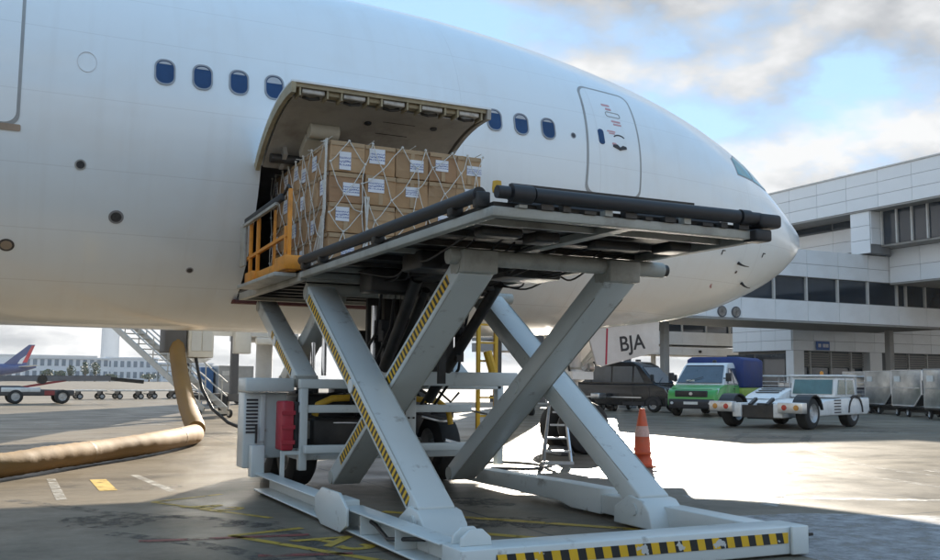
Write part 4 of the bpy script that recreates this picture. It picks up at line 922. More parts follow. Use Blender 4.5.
obj('sign_bracket', MB().box(42.7, 42.74, GY - .06, GY + .02, 3.6, 3.66).box(43.36, 43.4, GY - .06, GY + .02, 3.6, 3.66), dark_steel, sg)
for k in range(7):
    if k == 2: continue
    obj('sign_character', MB().box(42.66 + .115 * k, 42.74 + .115 * k, GY - .127, GY - .122, 3.58, 3.78), wp, sg)
# second corridor far behind the nose gear
fc = thing('far_corridor', 'distant white enclosed walkway on posts behind the parked vans', 'building', (52, 66, 0))
FY = 66.0; FX0, FX1 = 34, 59.5
obj('wall', MB().box(FX0, FX1, FY + .05, FY + 4, 3.75, 4.45).box(FX0, FX1, FY + .05, FY + 4, 4.62, 5.75).box(FX0, FX1, FY + .3, FY + 4, 5.75, 6.75).box(FX0 - .3, FX1, FY - .1, FY + 4.2, 6.75, 6.95), joint_m, fc)
fe = [FX0 + 2.55 * k for k in range(11)]
clad(fc, 'x', FY + .05, fe, [(3.77, 4.45), (4.64, 5.74)])
for a, b in zip(fe[:-1], fe[1:]): piece('window_pane', a + .04, FY + .2, 5.76, 2.47, .03, .98, win_m, fc); piece('mullion', a - .05, FY, 5.76, .1, .16, .98, mull_m, fc)
for x in (38.5, 49.5, 57.5): obj('post', MB().box(x, x + .3, FY + 1, FY + 1.3, 0, 3.8), mull_m, fc)
obj('lamp', MB().lathe([(.12, 0), (.12, .15), (0, .2)], (53.6, FY - .02, 4.1), (0, -1, 0), 12), dark_steel, fc)
solo('support_pillar', MB().tube([(32.2, 46.0, 0), (32.2, 46.0, 3.7)], .22, 20).box(31.8, 32.6, 45.6, 46.4, 3.7, 3.85).box(31.85, 32.55, 45.65, 46.35, 0, .12), mat('pillar_dark_grey', (.11, .12, .13), rough=.5), 'dark grey round pillar standing in front of the black van', 'pillar', (32.2, 46, 0), smooth=True)

KT = 1.22                                                            # the terminal stands farther off than first laid out
for o in (sb, mb_, gf, sg): o.scale = (KT,) * 3; o.location = (o.location.x * KT, o.location.y * KT, 1.45 + (o.location.z - 1.45) * KT)

# ------------------------------------------------------------------ jet bridges on the far side of the aircraft
jb_m = mat('jet_bridge_cladding', (.5, .5, .48), rough=.45, var=.06); jb_d = mat('jet_bridge_dark', (.09, .09, .095), rough=.6)
def jet_bridge(label, start, d, length, cabw=3.2):
    d = Vector((*d, 0)).normalized(); n = Vector((-d.y, d.x, 0)); s = Vector((*start, 0))
    t = thing('jet_bridge', label, 'jet bridge', tuple(s))
    a = s + d * 2.0
    def seg(a, b, w, z0, z1):
        c = (z0 + z1) / 2; return MB().bar(a + Vector((0, 0, c)), b + Vector((0, 0, c)), w, z1 - z0, n)
    obj('tunnel', seg(a, s + d * (length * .5), 2.7, 4.0, 6.7), jb_m, t, bevel=.05); obj('tunnel', seg(s + d * (length * .5), s + d * length, 3.1, 3.85, 6.95), jb_m, t, bevel=.05)
    obj('cab', seg(s - d * .2, a + d * 1.2, 3.6, 3.9, 7.0), jb_m, t, bevel=.08)
    for k in range(6):
        q = a + d * (2 + k * 2.6); obj('side_window', MB().bar(q + n * 1.36 + Vector((0, 0, 5.6)), q + d * 1.6 + n * 1.36 + Vector((0, 0, 5.6)), .02, .9, n), win_m, t)
        obj('side_window', MB().bar(q - n * 1.36 + Vector((0, 0, 5.6)), q + d * 1.6 - n * 1.36 + Vector((0, 0, 5.6)), .02, .9, n), win_m, t)
    e = s + d * (length * .46)
    dv = obj('drive_column', MB().bar(e + n * .9 + Vector((0, 0, .6)), e + n * .9 + Vector((0, 0, 6)), .28, .28).bar(e - n * .9 + Vector((0, 0, .6)), e - n * .9 + Vector((0, 0, 6)), .28, .28).bar(e - n * 1.2 + Vector((0, 0, .7)), e + n * 1.2 + Vector((0, 0, .7)), .5, .3), jb_d, t)
    for k in (-1, 1): wheel(t, tuple(e + n * .55 * k + Vector((0, 0, .45))), tuple(n), .45, .35)
    f = s + d * length
    obj('rotunda', MB().lathe([(2.1, 3.7), (2.1, 7.1), (0, 7.2)], tuple(f), (0, 0, 1), 24), jb_m, t, smooth=True)
    obj('rotunda_pillar', MB().tube([tuple(f), tuple(f + Vector((0, 0, 3.8)))], .5, 20), jb_m, t, smooth=True)
    return t
jet_bridge('pale jet bridge docked at the forward door behind the aircraft nose section', (10.1, 21.4), (.545, .84), 40)
jb2 = jet_bridge('pale jet bridge behind the left fuselage with air unit hanging below it', (1.4, 21.4), (.33, .944), 40)
ac = obj('air_unit', MB().box(4.72, 5.42, 27.8, 29.2, 2.02, 3.7), mat('air_unit_white', (.62, .6, .55), rough=.5, var=.08), jb2, bevel=.03)
obj('air_unit_panel', MB().box(4.8, 5.06, 27.77, 27.795, 2.2, 3.5), jb_m, ac); obj('air_unit_panel', MB().box(5.1, 5.36, 27.77, 27.795, 2.2, 3.5), jb_m, ac)
obj('air_unit_duct', MB().box(4.1, 4.7, 27.9, 28.9, 2.16, 3.9), jb_d, ac, bevel=.04)
obj('unit_drip_pan', MB().prism([(4.75, 2.0), (5.4, 2.0), (5.2, 1.88), (4.9, 1.88)], 'y', 27.9, 29.0), alu, ac)
obj('girder', MB().box(5.5, 8.2, 30.0, 30.25, 2.75, 2.95).box(5.5, 8.2, 30.0, 30.25, 3.3, 3.5).bar((5.6, 30.1, 2.9), (6.5, 30.1, 3.4), .1, .08).bar((6.5, 30.1, 3.4), (7.4, 30.1, 2.9), .1, .08), jb_m, jb2)
obj('cable_carrier', MB().box(6.4, 6.9, 29.6, 30.0, 2.2, 3.4).box(7.1, 7.9, 29.8, 29.98, 2.5, 2.72), jb_m, jb2, bevel=.03)
# service stairs
sg_m = mat('stair_galvanised', (.52, .5, .46), rough=.5, metal=.3)
TA, TB_ = Vector((4.35, 42.4, 3.75)), Vector((7.15, 36.0, .30)); wv = Vector((.916, .40, 0)) * .48; up_ = Vector((0, 0, 1))
st = obj('service_stairs', MB().bar(TA - wv, TB_ - wv, .06, .24, wv).bar(TA + wv, TB_ + wv, .06, .24, wv), sg_m, jb2)
for k in range(16):
    q = TA.lerp(TB_, (k + .5) / 16); dq = Vector((.40, -.916, 0)) * .12
    obj('step', MB().bar(q - wv * .95, q + wv * .95, .24, .035, dq), sg_m, st)
for sgn in (-1, 1):
    for h in (.5, 1.0): obj('handrail', MB().tube([TA + wv * sgn + up_ * h, TB_ + wv * sgn + up_ * h], .03, 8), sg_m, st, smooth=True)
    for k in range(7): q = TA.lerp(TB_, (k + .3) / 6.6) + wv * sgn; obj('rail_post', MB().tube([q, q + up_], .024, 7), sg_m, st, smooth=True)
obj('stair_foot_axle', MB().bar(TB_ - wv * 1.5 + Vector((0, .3, -.1)), TB_ + wv * 1.5 + Vector((0, .3, -.1)), .1, .12), sg_m, st)
for sgn in (-1, 1): wheel(jb2, tuple(TB_ + wv * 1.4 * sgn + Vector((0, .2, -.14))), tuple(wv.normalized()), .16, .1)
solo('power_cable', MB().tube([(4.95, 27.9, 2.05), (5.0, 27.8, 1.7), (5.1, 27.6, 1.15), (5.35, 27.3, .6), (5.7, 26.9, .25), (6.1, 26.4, .06), (6.9, 25.6, .045), (8.2, 24.4, .045), (9.4, 21.5, .045)], .045, 8), cable_black, 'thick black power cable sagging from the air unit to the ground', 'cable', (6.1, 26.4, 0), smooth=True)

# ------------------------------------------------------------------ conditioned-air hose
def hose_mat():
    m = mat('hose_fabric', (.22, .125, .036), rough=.8, var=.14, scale=1.3, dirt=(.2, .12, .05), dirt_amt=.6, dirt_scale=2.2, bump=.12, bscale=30)
    return m
hs = thing('air_hose', 'thick tan fabric air hose hanging behind the aircraft and lying on the apron', 'hose', (3.7, 21, 0))
v_path = smooth_path([(4.47, 28.2, 2.7), (4.44, 27.9, 2.2), (4.36, 26.6, 1.45), (4.22, 24.6, .75), (4.05, 22.4, .30)], 10)
g_path = smooth_path([(4.05, 22.6, .2), (3.75, 21.4, .24), (2.72, 19.3, .23), (1.70, 17.75, .21), (.80, 16.3, .22), (-.05, 15.1, .20), (-1.4, 13.9, .22), (-3.4, 13.3, .2)], 14)
def hose_tube(path, r, wob, r2=None):
    n = len(path); r2 = r2 or r; rs = [(r + (r2 - r) * min(1, i / n * 1.5)) * (1 + .022 * (-1) ** i + wob * math.sin(i * 1.9) * .5 + random.uniform(-wob, wob)) for i in range(n)]
    rs[0] *= .8; rs[-1] *= .9
    return MB().tube(path, rs, 22)
obj('hanging_section', hose_tube(v_path, .215, .015), hose_mat(), hs, smooth=True)
obj('ground_section', hose_tube(g_path, .21, .02, .175), hose_mat(), hs, smooth=True)
for k in (20, 47): q = g_path[k]; d = (g_path[k + 1] - g_path[k - 1]).normalized(); obj('seam_band', MB().tube([q - d * .04, q + d * .04], .206 if k < 30 else .186, 22), mat('hose_seam', (.2, .115, .03), rough=.7), hs, smooth=True)
obj('hose_clamp', MB().tube([v_path[1], v_path[3]], .255, 20), dark_steel, hs, smooth=True)

# ------------------------------------------------------------------ small things by the nose gear
ct = thing('traffic_cone', 'faded orange traffic cone with base rings on the sunlit apron', 'traffic cone', (10.1, 14.0, 0), local=True)
cone_m = mat('cone_orange', (.62, .10, .035), rough=.5, var=.15, dirt=(.35, .12, .07), dirt_amt=.6, dirt_scale=5); cone_b = mat('cone_band', (.58, .36, .3), rough=.5, var=.2, scale=12)
obj('cone_body', MB().lathe([(.17, .0), (.17, .12), (.15, .16), (.135, .5), (.05, .98), (.04, 1.0), (0, 1.0)], (0, 0, 0), (0, 0, 1), 24), cone_m, ct, smooth=True)
obj('base_ring', MB().lathe([(.24, .005), (.25, .03), (.17, .05)], (0, 0, 0), (0, 0, 1), 24), cone_m, ct, smooth=True)
obj('base_ring', MB().lathe([(.14, .23), (.235, .225), (.24, .25), (.14, .27)], (0, 0, 0), (0, 0, 1), 24), cone_m, ct, smooth=True)
obj('reflective_band', MB().lathe([(.1345, .52), (.1015, .70)], (0, 0, 0), (0, 0, 1), 24, False), cone_b, ct, smooth=True)
sl = thing('step_ladder', 'aluminium A-frame step ladder standing by the nose wheel', 'ladder', (9.0, 15.0, 0), R(-28), local=True)
for x in (-.22, .22): obj('leg', MB().bar((x * 1.1, -.05, .02), (x * .6, .32, 1.05), .03, .06), alu, sl)
for x in (-.22, .22): obj('leg', MB().bar((x * 1.15, .72, .02), (x * .6, .36, 1.05), .025, .04), alu, sl)
for k in range(4): f = .2 + .22 * k; obj('step', MB().box(-.23 + .05 * k, .23 - .05 * k, -.05 + .37 * f - .06, -.05 + .37 * f + .06, 1.03 * f, 1.03 * f + .03), alu, sl)
obj('top_step', MB().box(-.17, .17, .22, .46, 1.05, 1.08), alu, sl); obj('foot_bar', MB().box(-.28, .28, -.1, -.02, .0, .05), alu, sl)
tb = thing('tow_bar', 'long silver aircraft tow bar on small wheels behind the nose gear', 'tow bar', (29.5, 42.5, 0), R(28), local=True)
obj('bar', MB().tube([(-2.4, 0, .75), (2.3, 0, .85)], .09, 12), alu, tb, smooth=True); obj('tow_head', MB().box(-3.1, -2.35, -.25, .25, .62, .9), alu, tb, bevel=.05)
obj('tow_eye', MB().tube([(2.55 + .15 * math.cos(a * math.pi / 6), .15 * math.sin(a * math.pi / 6), .86) for a in range(12)], .04, 8, closed=True), dark_steel, tb, smooth=True)
for x in (-1.7, 1.3):
    obj('wheel_bracket', MB().bar((x, 0, .75), (x, 0, .3), .08, .4), alu, tb)
    for y in (-.35, .35): wheel(tb, (x, y, .26), (0, 1, 0), .26, .16)
solo('chock_hose', MB().tube(smooth_path([(6.9, 15.9, .03), (7.4, 15.2, .03), (8.0, 15.4, .03), (8.4, 14.7, .03), (8.0, 14.0, .03), (7.2, 14.4, .03)], 8), .025, 7), cable_black, 'thin black hose looped on the bright ground left of the step ladder', 'hose', (8, 15, 0), smooth=True)
for (cx_, lab_) in ((9.98, 'black rubber wheel chock behind the nose wheel on the tail side'), (11.18, 'black rubber wheel chock in front of the nose wheel on the nose side')):
    solo('wheel_chock', MB().prism([(cx_, 0), (cx_ + .34, 0), (cx_ + .25, .17), (cx_ + .1, .17)], 'y', PC - .75, PC - .1), black_rubber, lab_, 'wheel chock', (cx_ + .17, PC - .4, 0), 'nose wheel chocks', bevel=.02)

# ------------------------------------------------------------------ vehicles
def taper(mb, z0=1.2, k=.14, x0=-.5, kx=.10):
    """tumblehome of the cab and a rounded nose in plan"""
    out = []
    for x, y, z in mb.v:
        f = 1 - (k * (z - z0) if z > z0 else 0)
        if x > x0: f *= 1 - kx * (x - x0) / (-x0 + .05)
        out.append((x, y * f, z))
    mb.v = out; return mb
def slab(p4, t):
    """thin plate from four corner points"""
    p = [Vector(q) for q in p4]; n = (p[1] - p[0]).cross(p[3] - p[0]).normalized() * t
    return MB().add([q for q in p] + [q + n for q in p], [(3, 2, 1, 0), (4, 5, 6, 7), (0, 1, 5, 4), (1, 2, 6, 5), (2, 3, 7, 6), (3, 0, 4, 7)])
def van_front(t, body_m, roof_m, lower, upper, w, ws, hood_z, glass=glass_dark, plate=True, uk=.17):
    b = obj('body', taper(MB().prism(lower, 'y', -w, w), 1.25, .06), body_m, t, bevel=.07, seg=3)
    u = obj('cab', taper(MB().prism(upper, 'y', -w + .03, w - .03), 1.25, uk), roof_m, t, bevel=.05, seg=3)
    (xa, za), (xb, zb) = ws
    obj('windscreen', slab([(xa, -w * .86, za), (xa, w * .86, za), (xb, w * .74, zb), (xb, -w * .74, zb)], .02), glass, u)
    obj('wiper', MB().bar((xa + .03, -.5, za + .05), (xa - .18, .1, za + .26), .02, .02), dark_print, u)
    obj('grille', MB().box(.0, .06, -w * .62, w * .62, .80, 1.06), dark_print, b, bevel=.03)
    for k in range(4): obj('grille_bar', MB().box(.05, .075, -w * .58, w * .58, .84 + .055 * k, .858 + .055 * k), dark_steel, b)
    for s in (-1, 1):
        obj('headlight', slab([(.02, s * w * .66, .88), (-.16, s * w * .93, .92), (-.32, s * w * .955, 1.16), (-.06, s * w * .66, 1.06)], -.03 * s), mat('headlight_lens', (.6, .63, .66), rough=.1, spec=.8), b)
        mr = obj('mirror', MB().box(xa - .10, xa + .02, s * (w + .0), s * (w + .2), za + .08, za + .42), dark_print, u, bevel=.03); obj('mirror_arm', MB().bar((xa - .1, s * w * .9, za + .2), (xa - .05, s * (w + .1), za + .2), .05, .05), dark_print, mr)
    obj('bumper', taper(MB().prism([(-.3, .32), (.08, .34), (.1, .62), (.04, .72), (-.3, .7)], 'y', -w * .97, w * .97), 9, 0, -.3, .12), dark_print, b, bevel=.03)
    for s in (-1, 1):
        obj('door_seam', MB().box(-1.21, -1.195, s * (w - .004), s * (w + .004), .5, 1.3), dark_print, b); obj('door_seam', MB().box(-2.12, -2.105, s * (w - .004), s * (w + .004), .5, 1.3), dark_print, b)
        ar = MB()
        for k in range(8):
            a0, a1 = R(180 * k / 8), R(180 * (k + 1) / 8); ar.prism([(-.93 + .46 * math.cos(a0), .36 + .46 * math.sin(a0)), (-.93 + .46 * math.cos(a1), .36 + .46 * math.sin(a1)), (-.93, .36)], 'y', s * (w - .05), s * (w + .006))
        obj('wheel_arch', ar, dark_print, b)
        obj('sill_trim', MB().box(-2.7, -1.42, s * (w - .02), s * (w + .012), .34, .5), dark_print, b)
        obj('fog_lamp', MB().lathe([(.06, 0), (.05, .02), (0, .02)], (.1, s * w * .72, .55), (1, 0, 0), 12), MATS['headlight_lens'] if 'headlight_lens' in MATS else alu, b)
    obj('badge', MB().lathe([(.07, 0), (.06, .02), (0, .02)], (.075, 0, .93), (1, 0, 0), 14), alu, b)
    obj('bonnet_seam', slab([(-.12, -w * .75, 1.095), (-.12, w * .75, 1.095), (-.135, w * .75, 1.1), (-.135, -w * .75, 1.1)], .01), dark_print, b)
    obj('roof_trim', MB().bar((ws[1][0] + .02, -w * .72, ws[1][1] + .02), (ws[1][0] + .02, w * .72, ws[1][1] + .02), .03, .03), dark_print, u)
    if plate: obj('number_plate', MB().box(.1, .115, -.26, .26, .5, .61), mat('plate_white', (.75, .75, .72)), b)
    return b, u
green = mat('green_paint', (.05, .36, .07), rough=.3, var=.06, coat=.5); lime = mat('lime_paint', (.28, .42, .06), rough=.4)
tarp = mat('blue_tarpaulin', (.012, .035, .16), rough=.55, var=.2, scale=2, bump=.3, bscale=5)
gt = thing('delivery_truck', 'green and white cab truck with blue tarpaulin cover parked beside the black van', 'truck', (26.9, 33.7, 0), R(-148), local=True)
b, u = van_front(gt, green, white_paint, [(.02, .45), (.04, .9), (-.06, 1.08), (-.9, 1.30), (-2.75, 1.30), (-2.75, .34), (-.3, .34)], [(-.88, 1.28), (-1.72, 2.12), (-1.95, 2.22), (-2.65, 2.24), (-2.75, 2.1), (-2.75, 1.28)], .98, ((-.93, 1.37), (-1.66, 2.08)), 1.0)
for s in (-1, 1):
    obj('side_window', slab([(-1.28, s * .985, 1.36), (-1.95, s * .985, 1.36), (-1.95, s * .86, 2.0), (-1.75, s * .865, 2.0)], -.02 * s if s > 0 else .02), glass_dark, u)
    obj('side_window', slab([(-2.05, s * .985, 1.36), (-2.6, s * .985, 1.36), (-2.6, s * .86, 2.0), (-2.05, s * .86, 2.0)], -.02 * s if s > 0 else .02), glass_dark, u)
    obj('door_handle', MB().box(-2.0, -1.85, s * 1.0, s * 1.03, 1.12, 1.16), dark_print, b)
    for x in (-.92, -4.4): wheel(gt, (x, s * .86, .36), (0, 1, 0), .36, .26)
obj('load_bed', MB().box(-5.7, -2.85, -1.05, 1.05, .78, 1.18).box(-5.6, -2.8, -.5, .5, .5, .77), lime, gt, bevel=.02)
obj('tarpaulin', MB().prism([(-1.08, 1.18), (1.08, 1.18), (1.1, 2.38), (.9, 2.5), (-.9, 2.5), (-1.1, 2.38)], 'x', -5.72, -2.84), tarp, gt, bevel=.06)
gt.scale = (1.12, 1.2, 1.06)
obj('roof_beacon', MB().lathe([(.08, 0), (.08, .08), (.05, .12), (0, .12)], (-2.2, .2, 2.23), (0, 0, 1), 12), dark_print, gt)
obj('dash_card', MB().box(-.99, -.97, -.5, -.2, 1.40, 1.5), mat('plate_white', (.75, .75, .72)), gt)

blk = mat('black_van_paint', (.008, .009, .012), rough=.25, var=.1, coat=.35)
bv = thing('black_minibus', 'black passenger van half hidden behind the nose gear door', 'van', (30.0, 38.4, 0), R(-68), local=True)
b, u = van_front(bv, blk, blk, [(.02, .45), (.04, .92), (-.08, 1.12), (-.85, 1.36), (-6.0, 1.36), (-6.0, .3), (-.3, .3)], [(-.83, 1.34), (-1.75, 2.28), (-2.2, 2.48), (-5.85, 2.52), (-6.0, 2.36), (-6.0, 1.34)], 1.0, ((-.88, 1.43), (-1.68, 2.22)), 1.02, uk=.09)
for s in (-1, 1):
    for x0, x1 in ((-1.45, -2.05), (-2.15, -3.3), (-3.4, -4.55), (-4.65, -5.8)):
        obj('side_window', slab([(x0, s * .985, 1.45), (x1, s * .985, 1.45), (x1, s * .918, 2.24), (x0 - (.5 if x0 > -2 else 0), s * .918, 2.24)], -.02 * s if s > 0 else .02), glass_dark, u)
    obj('side_trim', MB().box(-5.4, -1.6, s * 1.02, s * 1.045, .68, .74), alu, b)
    for x in (-.95, -4.7): wheel(bv, (x, s * .88, .36), (0, 1, 0), .36, .26)
obj('roof_light', MB().box(-2.5, -2.3, -.1, .1, 2.5, 2.6), dark_print, bv)

tg = thing('pushback_tug', 'low white towbarless pushback tug with black wheel arches', 'tug', (23.0, 24.8, 0), R(20), local=True)
chs = obj('chassis', MB().prism([(.5, .42), (4.35, .42), (4.5, .6), (4.5, 1.0), (2.4, 1.0), (.9, .92), (.5, .8)], 'y', -1.5, 1.5), white_paint, tg, bevel=.05, seg=3)
for s in (-1, 1):
    obj('tow_arm', MB().box(-.85, .55, s * .72 - .16, s * .72 + .16, .36, .82), white_paint, tg, bevel=.03)
    wheel(tg, (0, s * 1.32, .52), (0, 1, 0), .52, .42); wheel(tg, (3.3, s * 1.25, .5), (0, 1, 0), .5, .4)
    mbf = MB()
    for k in range(9):
        a0, a1 = R(10 + 160 * k / 9), R(10 + 160 * (k + 1) / 9); mbf.prism([(.60 * math.cos(a0), .52 + .60 * math.sin(a0)), (.60 * math.cos(a1), .52 + .60 * math.sin(a1)), (.56 * math.cos(a1), .52 + .56 * math.sin(a1)), (.56 * math.cos(a0), .52 + .56 * math.sin(a0))], 'y', s * 1.32 - .27, s * 1.32 + .27)
    obj('wheel_arch', mbf, black_rubber, tg)
    lb = obj('light_box', MB().box(-1.02, -.7, s * 1.22 - .42, s * 1.22 + .42, .52, .86), alu, tg, bevel=.02)
    for k in range(2): obj('tail_light', MB().lathe([(.09, 0), (.08, .02), (0, .03)], (-1.02, s * 1.22 - .2 + .4 * k, .7), (-1, 0, 0), 14), mat('tail_light_red', (.45, .05, .03), rough=.25) if (k == 0) == (s > 0) else mat('amber_lens', (.5, .24, .05), rough=.25), lb)
obj('cradle', MB().box(-.5, .5, -.55, .55, .3, .42).box(.2, .5, -.55, .55, .42, .8), dark_steel, tg, bevel=.03)
obj('cradle_gate', MB().box(-.8, -.7, -.55, .55, .35, .75).bar((-.75, -.3, .75), (-.3, -.3, .95), .1, .1).bar((-.75, .3, .75), (-.3, .3, .95), .1, .1), dark_steel, tg)
hd = obj('engine_hood', MB().prism([(.85, .93), (1.2, 1.08), (2.0, 1.3), (4.1, 1.32), (4.3, 1.2), (4.3, .93)], 'y', .15, 1.42), white_paint, tg, bevel=.04)
for k in range(7): obj('hood_vent', MB().box(1.35 + .22 * k, 1.44 + .22 * k, .35, 1.2, 1.14 + .058 * k if k < 4 else 1.318, 1.165 + .058 * k if k < 4 else 1.335), dark_steel, hd)
cb = obj('cab', MB().prism([(1.75, 1.0), (1.95, 1.68), (3.35, 1.70), (3.55, 1.0)], 'y', -1.46, .12), white_paint, tg, bevel=.04)
obj('cab_window', slab([(1.765, .02, 1.12), (1.765, -1.36, 1.12), (1.91, -1.34, 1.60), (1.91, 0.0, 1.60)], .02), glass_green, cb)
obj('cab_window', slab([(1.95, -1.462, 1.12), (3.3, -1.462, 1.12), (3.2, -1.462, 1.6), (2.05, -1.462, 1.6)], .018), glass_green, cb)
obj('cab_pillar', MB().bar((2.6, -1.475, 1.05), (2.6, -1.475, 1.66), .05, .04), white_paint, cb)
obj('cab_roof', MB().box(1.85, 3.45, -1.52, .18, 1.70, 1.77), white_paint, cb, bevel=.02)
for k in range(5): obj('step_slot', MB().box(1.6 + .0, 2.1, -1.515, -1.502, .5 + .1 * k, .54 + .1 * k), dark_print, chs)
mbf = MB()
for k in range(9):
    a0, a1 = R(180 * k / 9), R(180 * (k + 1) / 9); mbf.prism([(3.3 + .6 * math.cos(a0), .5 + .6 * math.sin(a0)), (3.3 + .6 * math.cos(a1), .5 + .6 * math.sin(a1)), (3.3 + .53 * math.cos(a1), .5 + .53 * math.sin(a1)), (3.3 + .53 * math.cos(a0), .5 + .53 * math.sin(a0))], 'y', -1.53, -1.0)
obj('wheel_arch', mbf, black_rubber, tg)
obj('beacon', MB().lathe([(.06, 0), (.06, .1), (0, .14)], (2.7, -.6, 1.77), (0, 0, 1), 12), orange_paint, tg)

# containers on dollies
foil = mat('container_aluminium', (.62, .61, .58), rough=.3, metal=.85, var=.18, scale=2.2, bump=.5, bscale=4.5, dirt=(.3, .28, .25), dirt_amt=.4)
cont_dark = mat('container_black_panel', (.03, .03, .032), rough=.5)
LD = [(-.80, 0), (.72, 0), (1.2, .52), (1.2, 1.62), (-.80, 1.62)]
def container(loc, rz, label, side_m=None):
    t = thing('cargo_container', label, 'container', loc, rz, 'aluminium air cargo containers on dollies', local=True)
    bd = obj('shell', MB().prism(LD, 'y', -.75, .75), side_m or foil, t, bevel=.015)
    for y in (-.75, .75):
        for a, b_ in zip(LD, LD[1:] + LD[:1]): obj('edge_profile', MB().bar((a[0], y, a[1]), (b_[0], y, b_[1]), .05, .05), alu, bd)
    obj('curtain', MB().box(1.203, 1.215, -.7, .7, .55, 1.15), cont_dark, bd); obj('curtain', MB().add([(.75, -.7, .02), (.75, .7, .02), (1.205, .7, .51), (1.205, -.7, .51), (.77, -.7, .0), (.77, .7, .0), (1.225, .7, .5), (1.225, -.7, .5)], [(0, 1, 2, 3), (7, 6, 5, 4), (0, 4, 5, 1), (1, 5, 6, 2), (2, 6, 7, 3), (3, 7, 4, 0)]), cont_dark, bd)
    obj('door_bar', MB().box(-.7, 1.1, -.79, -.755, .78, .83), alu, bd); obj('data_plate', MB().box(-.6, -.2, -.775, -.758, 1.1, 1.35), mat('plate_white', (.75, .75, .72)), bd)
    return t
def dolly(loc, rz, label, group, L=2.0, W=1.6, z=.5, m=None):
    t = thing('container_dolly', label, 'dolly', loc, rz, group, local=True); m = m or MATS['stair_galvanised']
    dkk = obj('deck', MB().box(-L / 2, L / 2, -W / 2, W / 2, z - .1, z - .02), m, t, bevel=.01)
    for k in range(5): obj('deck_roller', MB().tube([(-L / 2 + .2 + k * (L - .4) / 4, -W / 2 + .1, z - .02), (-L / 2 + .2 + k * (L - .4) / 4, W / 2 - .1, z - .02)], .02, 8), alu, dkk)
    for x in (-L * .34, L * .34):
        obj('axle', MB().box(x - .05, x + .05, -W * .42, W * .42, .2, z - .1), dark_steel, t)
        for y in (-W * .42, W * .42): wheel(t, (x, y, .2), (0, 1, 0), .2, .12)
    obj('tow_bar', MB().bar((L / 2, 0, .36), (L / 2 + .8, 0, .3), .08, .06), dark_steel, t)
    return t
ordn = ['farthest', 'second farthest', 'second nearest', 'nearest']
for k, loc in enumerate(((42.6, 38.6), (40.5, 35.2), (38.5, 31.8), (36.5, 28.4))):
    dolly((*loc, 0), R(-120), f'dark dolly under the {ordn[k]} silver container in the row right of the tug', 'dollies under the silver containers', m=dark_steel)
    container((*loc, .51), R(-102), f'silver aluminium cargo container, {ordn[k]} of the row right of the tug')
blue_c = mat('container_blue', (.06, .16, .36), rough=.5)
dolly((11.9, 55.9, 0), R(8), 'dolly under the pale container behind the jet bridge stairs', 'dollies under the silver containers', m=dark_steel)
container((11.75, 55.9, .51), R(8), 'pale grey container standing alone behind the jet bridge stairs', mat('container_grey', (.45, .45, .44), rough=.5, metal=.2))
solo('blue_crate', MB().box(10.15, 10.85, 55.4, 56.4, .35, 2.05).box(10.2, 10.28, 55.4, 56.4, 0, .35).box(10.72, 10.8, 55.4, 56.4, 0, .35), blue_c, 'tall blue crate beside the pale container left of the loader', 'crate', (10.5, 55.9, 0), bevel=.03)
# low white luggage carts between truck and terminal
for k, (x, y) in enumerate(((37.3, 40.6), (39.3, 39.2), (41.0, 37.6))):
    t = thing('luggage_cart', ['white mesh luggage cart just right of the blue tarpaulin', 'white mesh luggage cart behind the tug cab, middle of three', 'white mesh luggage cart nearest the silver containers'][k], 'luggage cart', (x, y, 0), R(-20 + 14 * k), 'luggage carts in front of the terminal', local=True)
    obj('deck', MB().box(-1.2, 1.2, -.75, .75, .42, .52), white_paint, t, bevel=.01); obj('roof', MB().box(-1.22, 1.22, -.78, .78, 1.82, 1.9), white_paint, t, bevel=.02)
    for sx in (-1.15, 1.15):
        for sy in (-.7, .7): obj('post', MB().bar((sx, sy, .5), (sx, sy, 1.85), .06, .06), white_paint, t)
    obj('end_panel', MB().box(-1.16, -1.13, -.7, .7, .55, 1.5), alu, t); obj('end_panel', MB().box(1.13, 1.16, -.7, .7, .55, 1.5), alu, t)
    for q in range(5): obj('side_rail', MB().box(-1.15, 1.15, -.74, -.71, .75 + .2 * q, .78 + .2 * q), white_paint, t)
    for q in range(3):
        bg_ = ((.4, .35, .3), (.3, .3, .32), (.12, .12, .14))[q]; obj('suitcase', MB().box(-1.0 + .7 * q, -.4 + .7 * q, -.5, .5, .53, 1.0 + .15 * q), mat('suitcase_%d' % q, bg_, rough=.5), t, bevel=.06)
    for sx in (-.85, .85):
        for sy in (-.6, .6): wheel(t, (sx, sy, .2), (0, 1, 0), .2, .12)

# ------------------------------------------------------------------ left background
gfl = 'flat dollies standing on the far apron'
for k, (x, y) in enumerate(((5.4, 68.4), (7.9, 69.0), (10.3, 70.4), (12.5, 72.6))):
    dolly((x, y, 0), R(6), ['leftmost flat grey dolly on the far apron', 'second flat grey dolly from the left on the far apron', 'third flat grey dolly from the left on the far apron', 'rightmost flat grey dolly on the far apron by the stairs'][k], gfl, L=2.0, W=1.7, z=.62)
bl = thing('belt_loader', 'red and white baggage belt loader with long raised conveyor on the far left apron', 'belt loader', (1.4, 57.5, 0), R(4), local=True)
obj('chassis', MB().prism([(-4.2, .42), (2.3, .42), (2.3, .72), (.2, .78), (-.4, .95), (-1.2, .95), (-4.2, .8)], 'y', -.85, .85), mat('belt_loader_dark', (.07, .07, .075), rough=.5, var=.1), bl, bevel=.04)
obj('white_fender', MB().box(-1.3, .6, -.9, .9, .62, .86), white_paint, bl, bevel=.03)
obj('conveyor', MB().bar((-7, 0, 1.25), (4.2, 0, 1.38), .9, .28), mat('conveyor_grey', (.16, .16, .17), rough=.5), bl); obj('belt', MB().bar((-7, 0, 1.405), (4.2, 0, 1.535), .7, .02), black_rubber, bl)
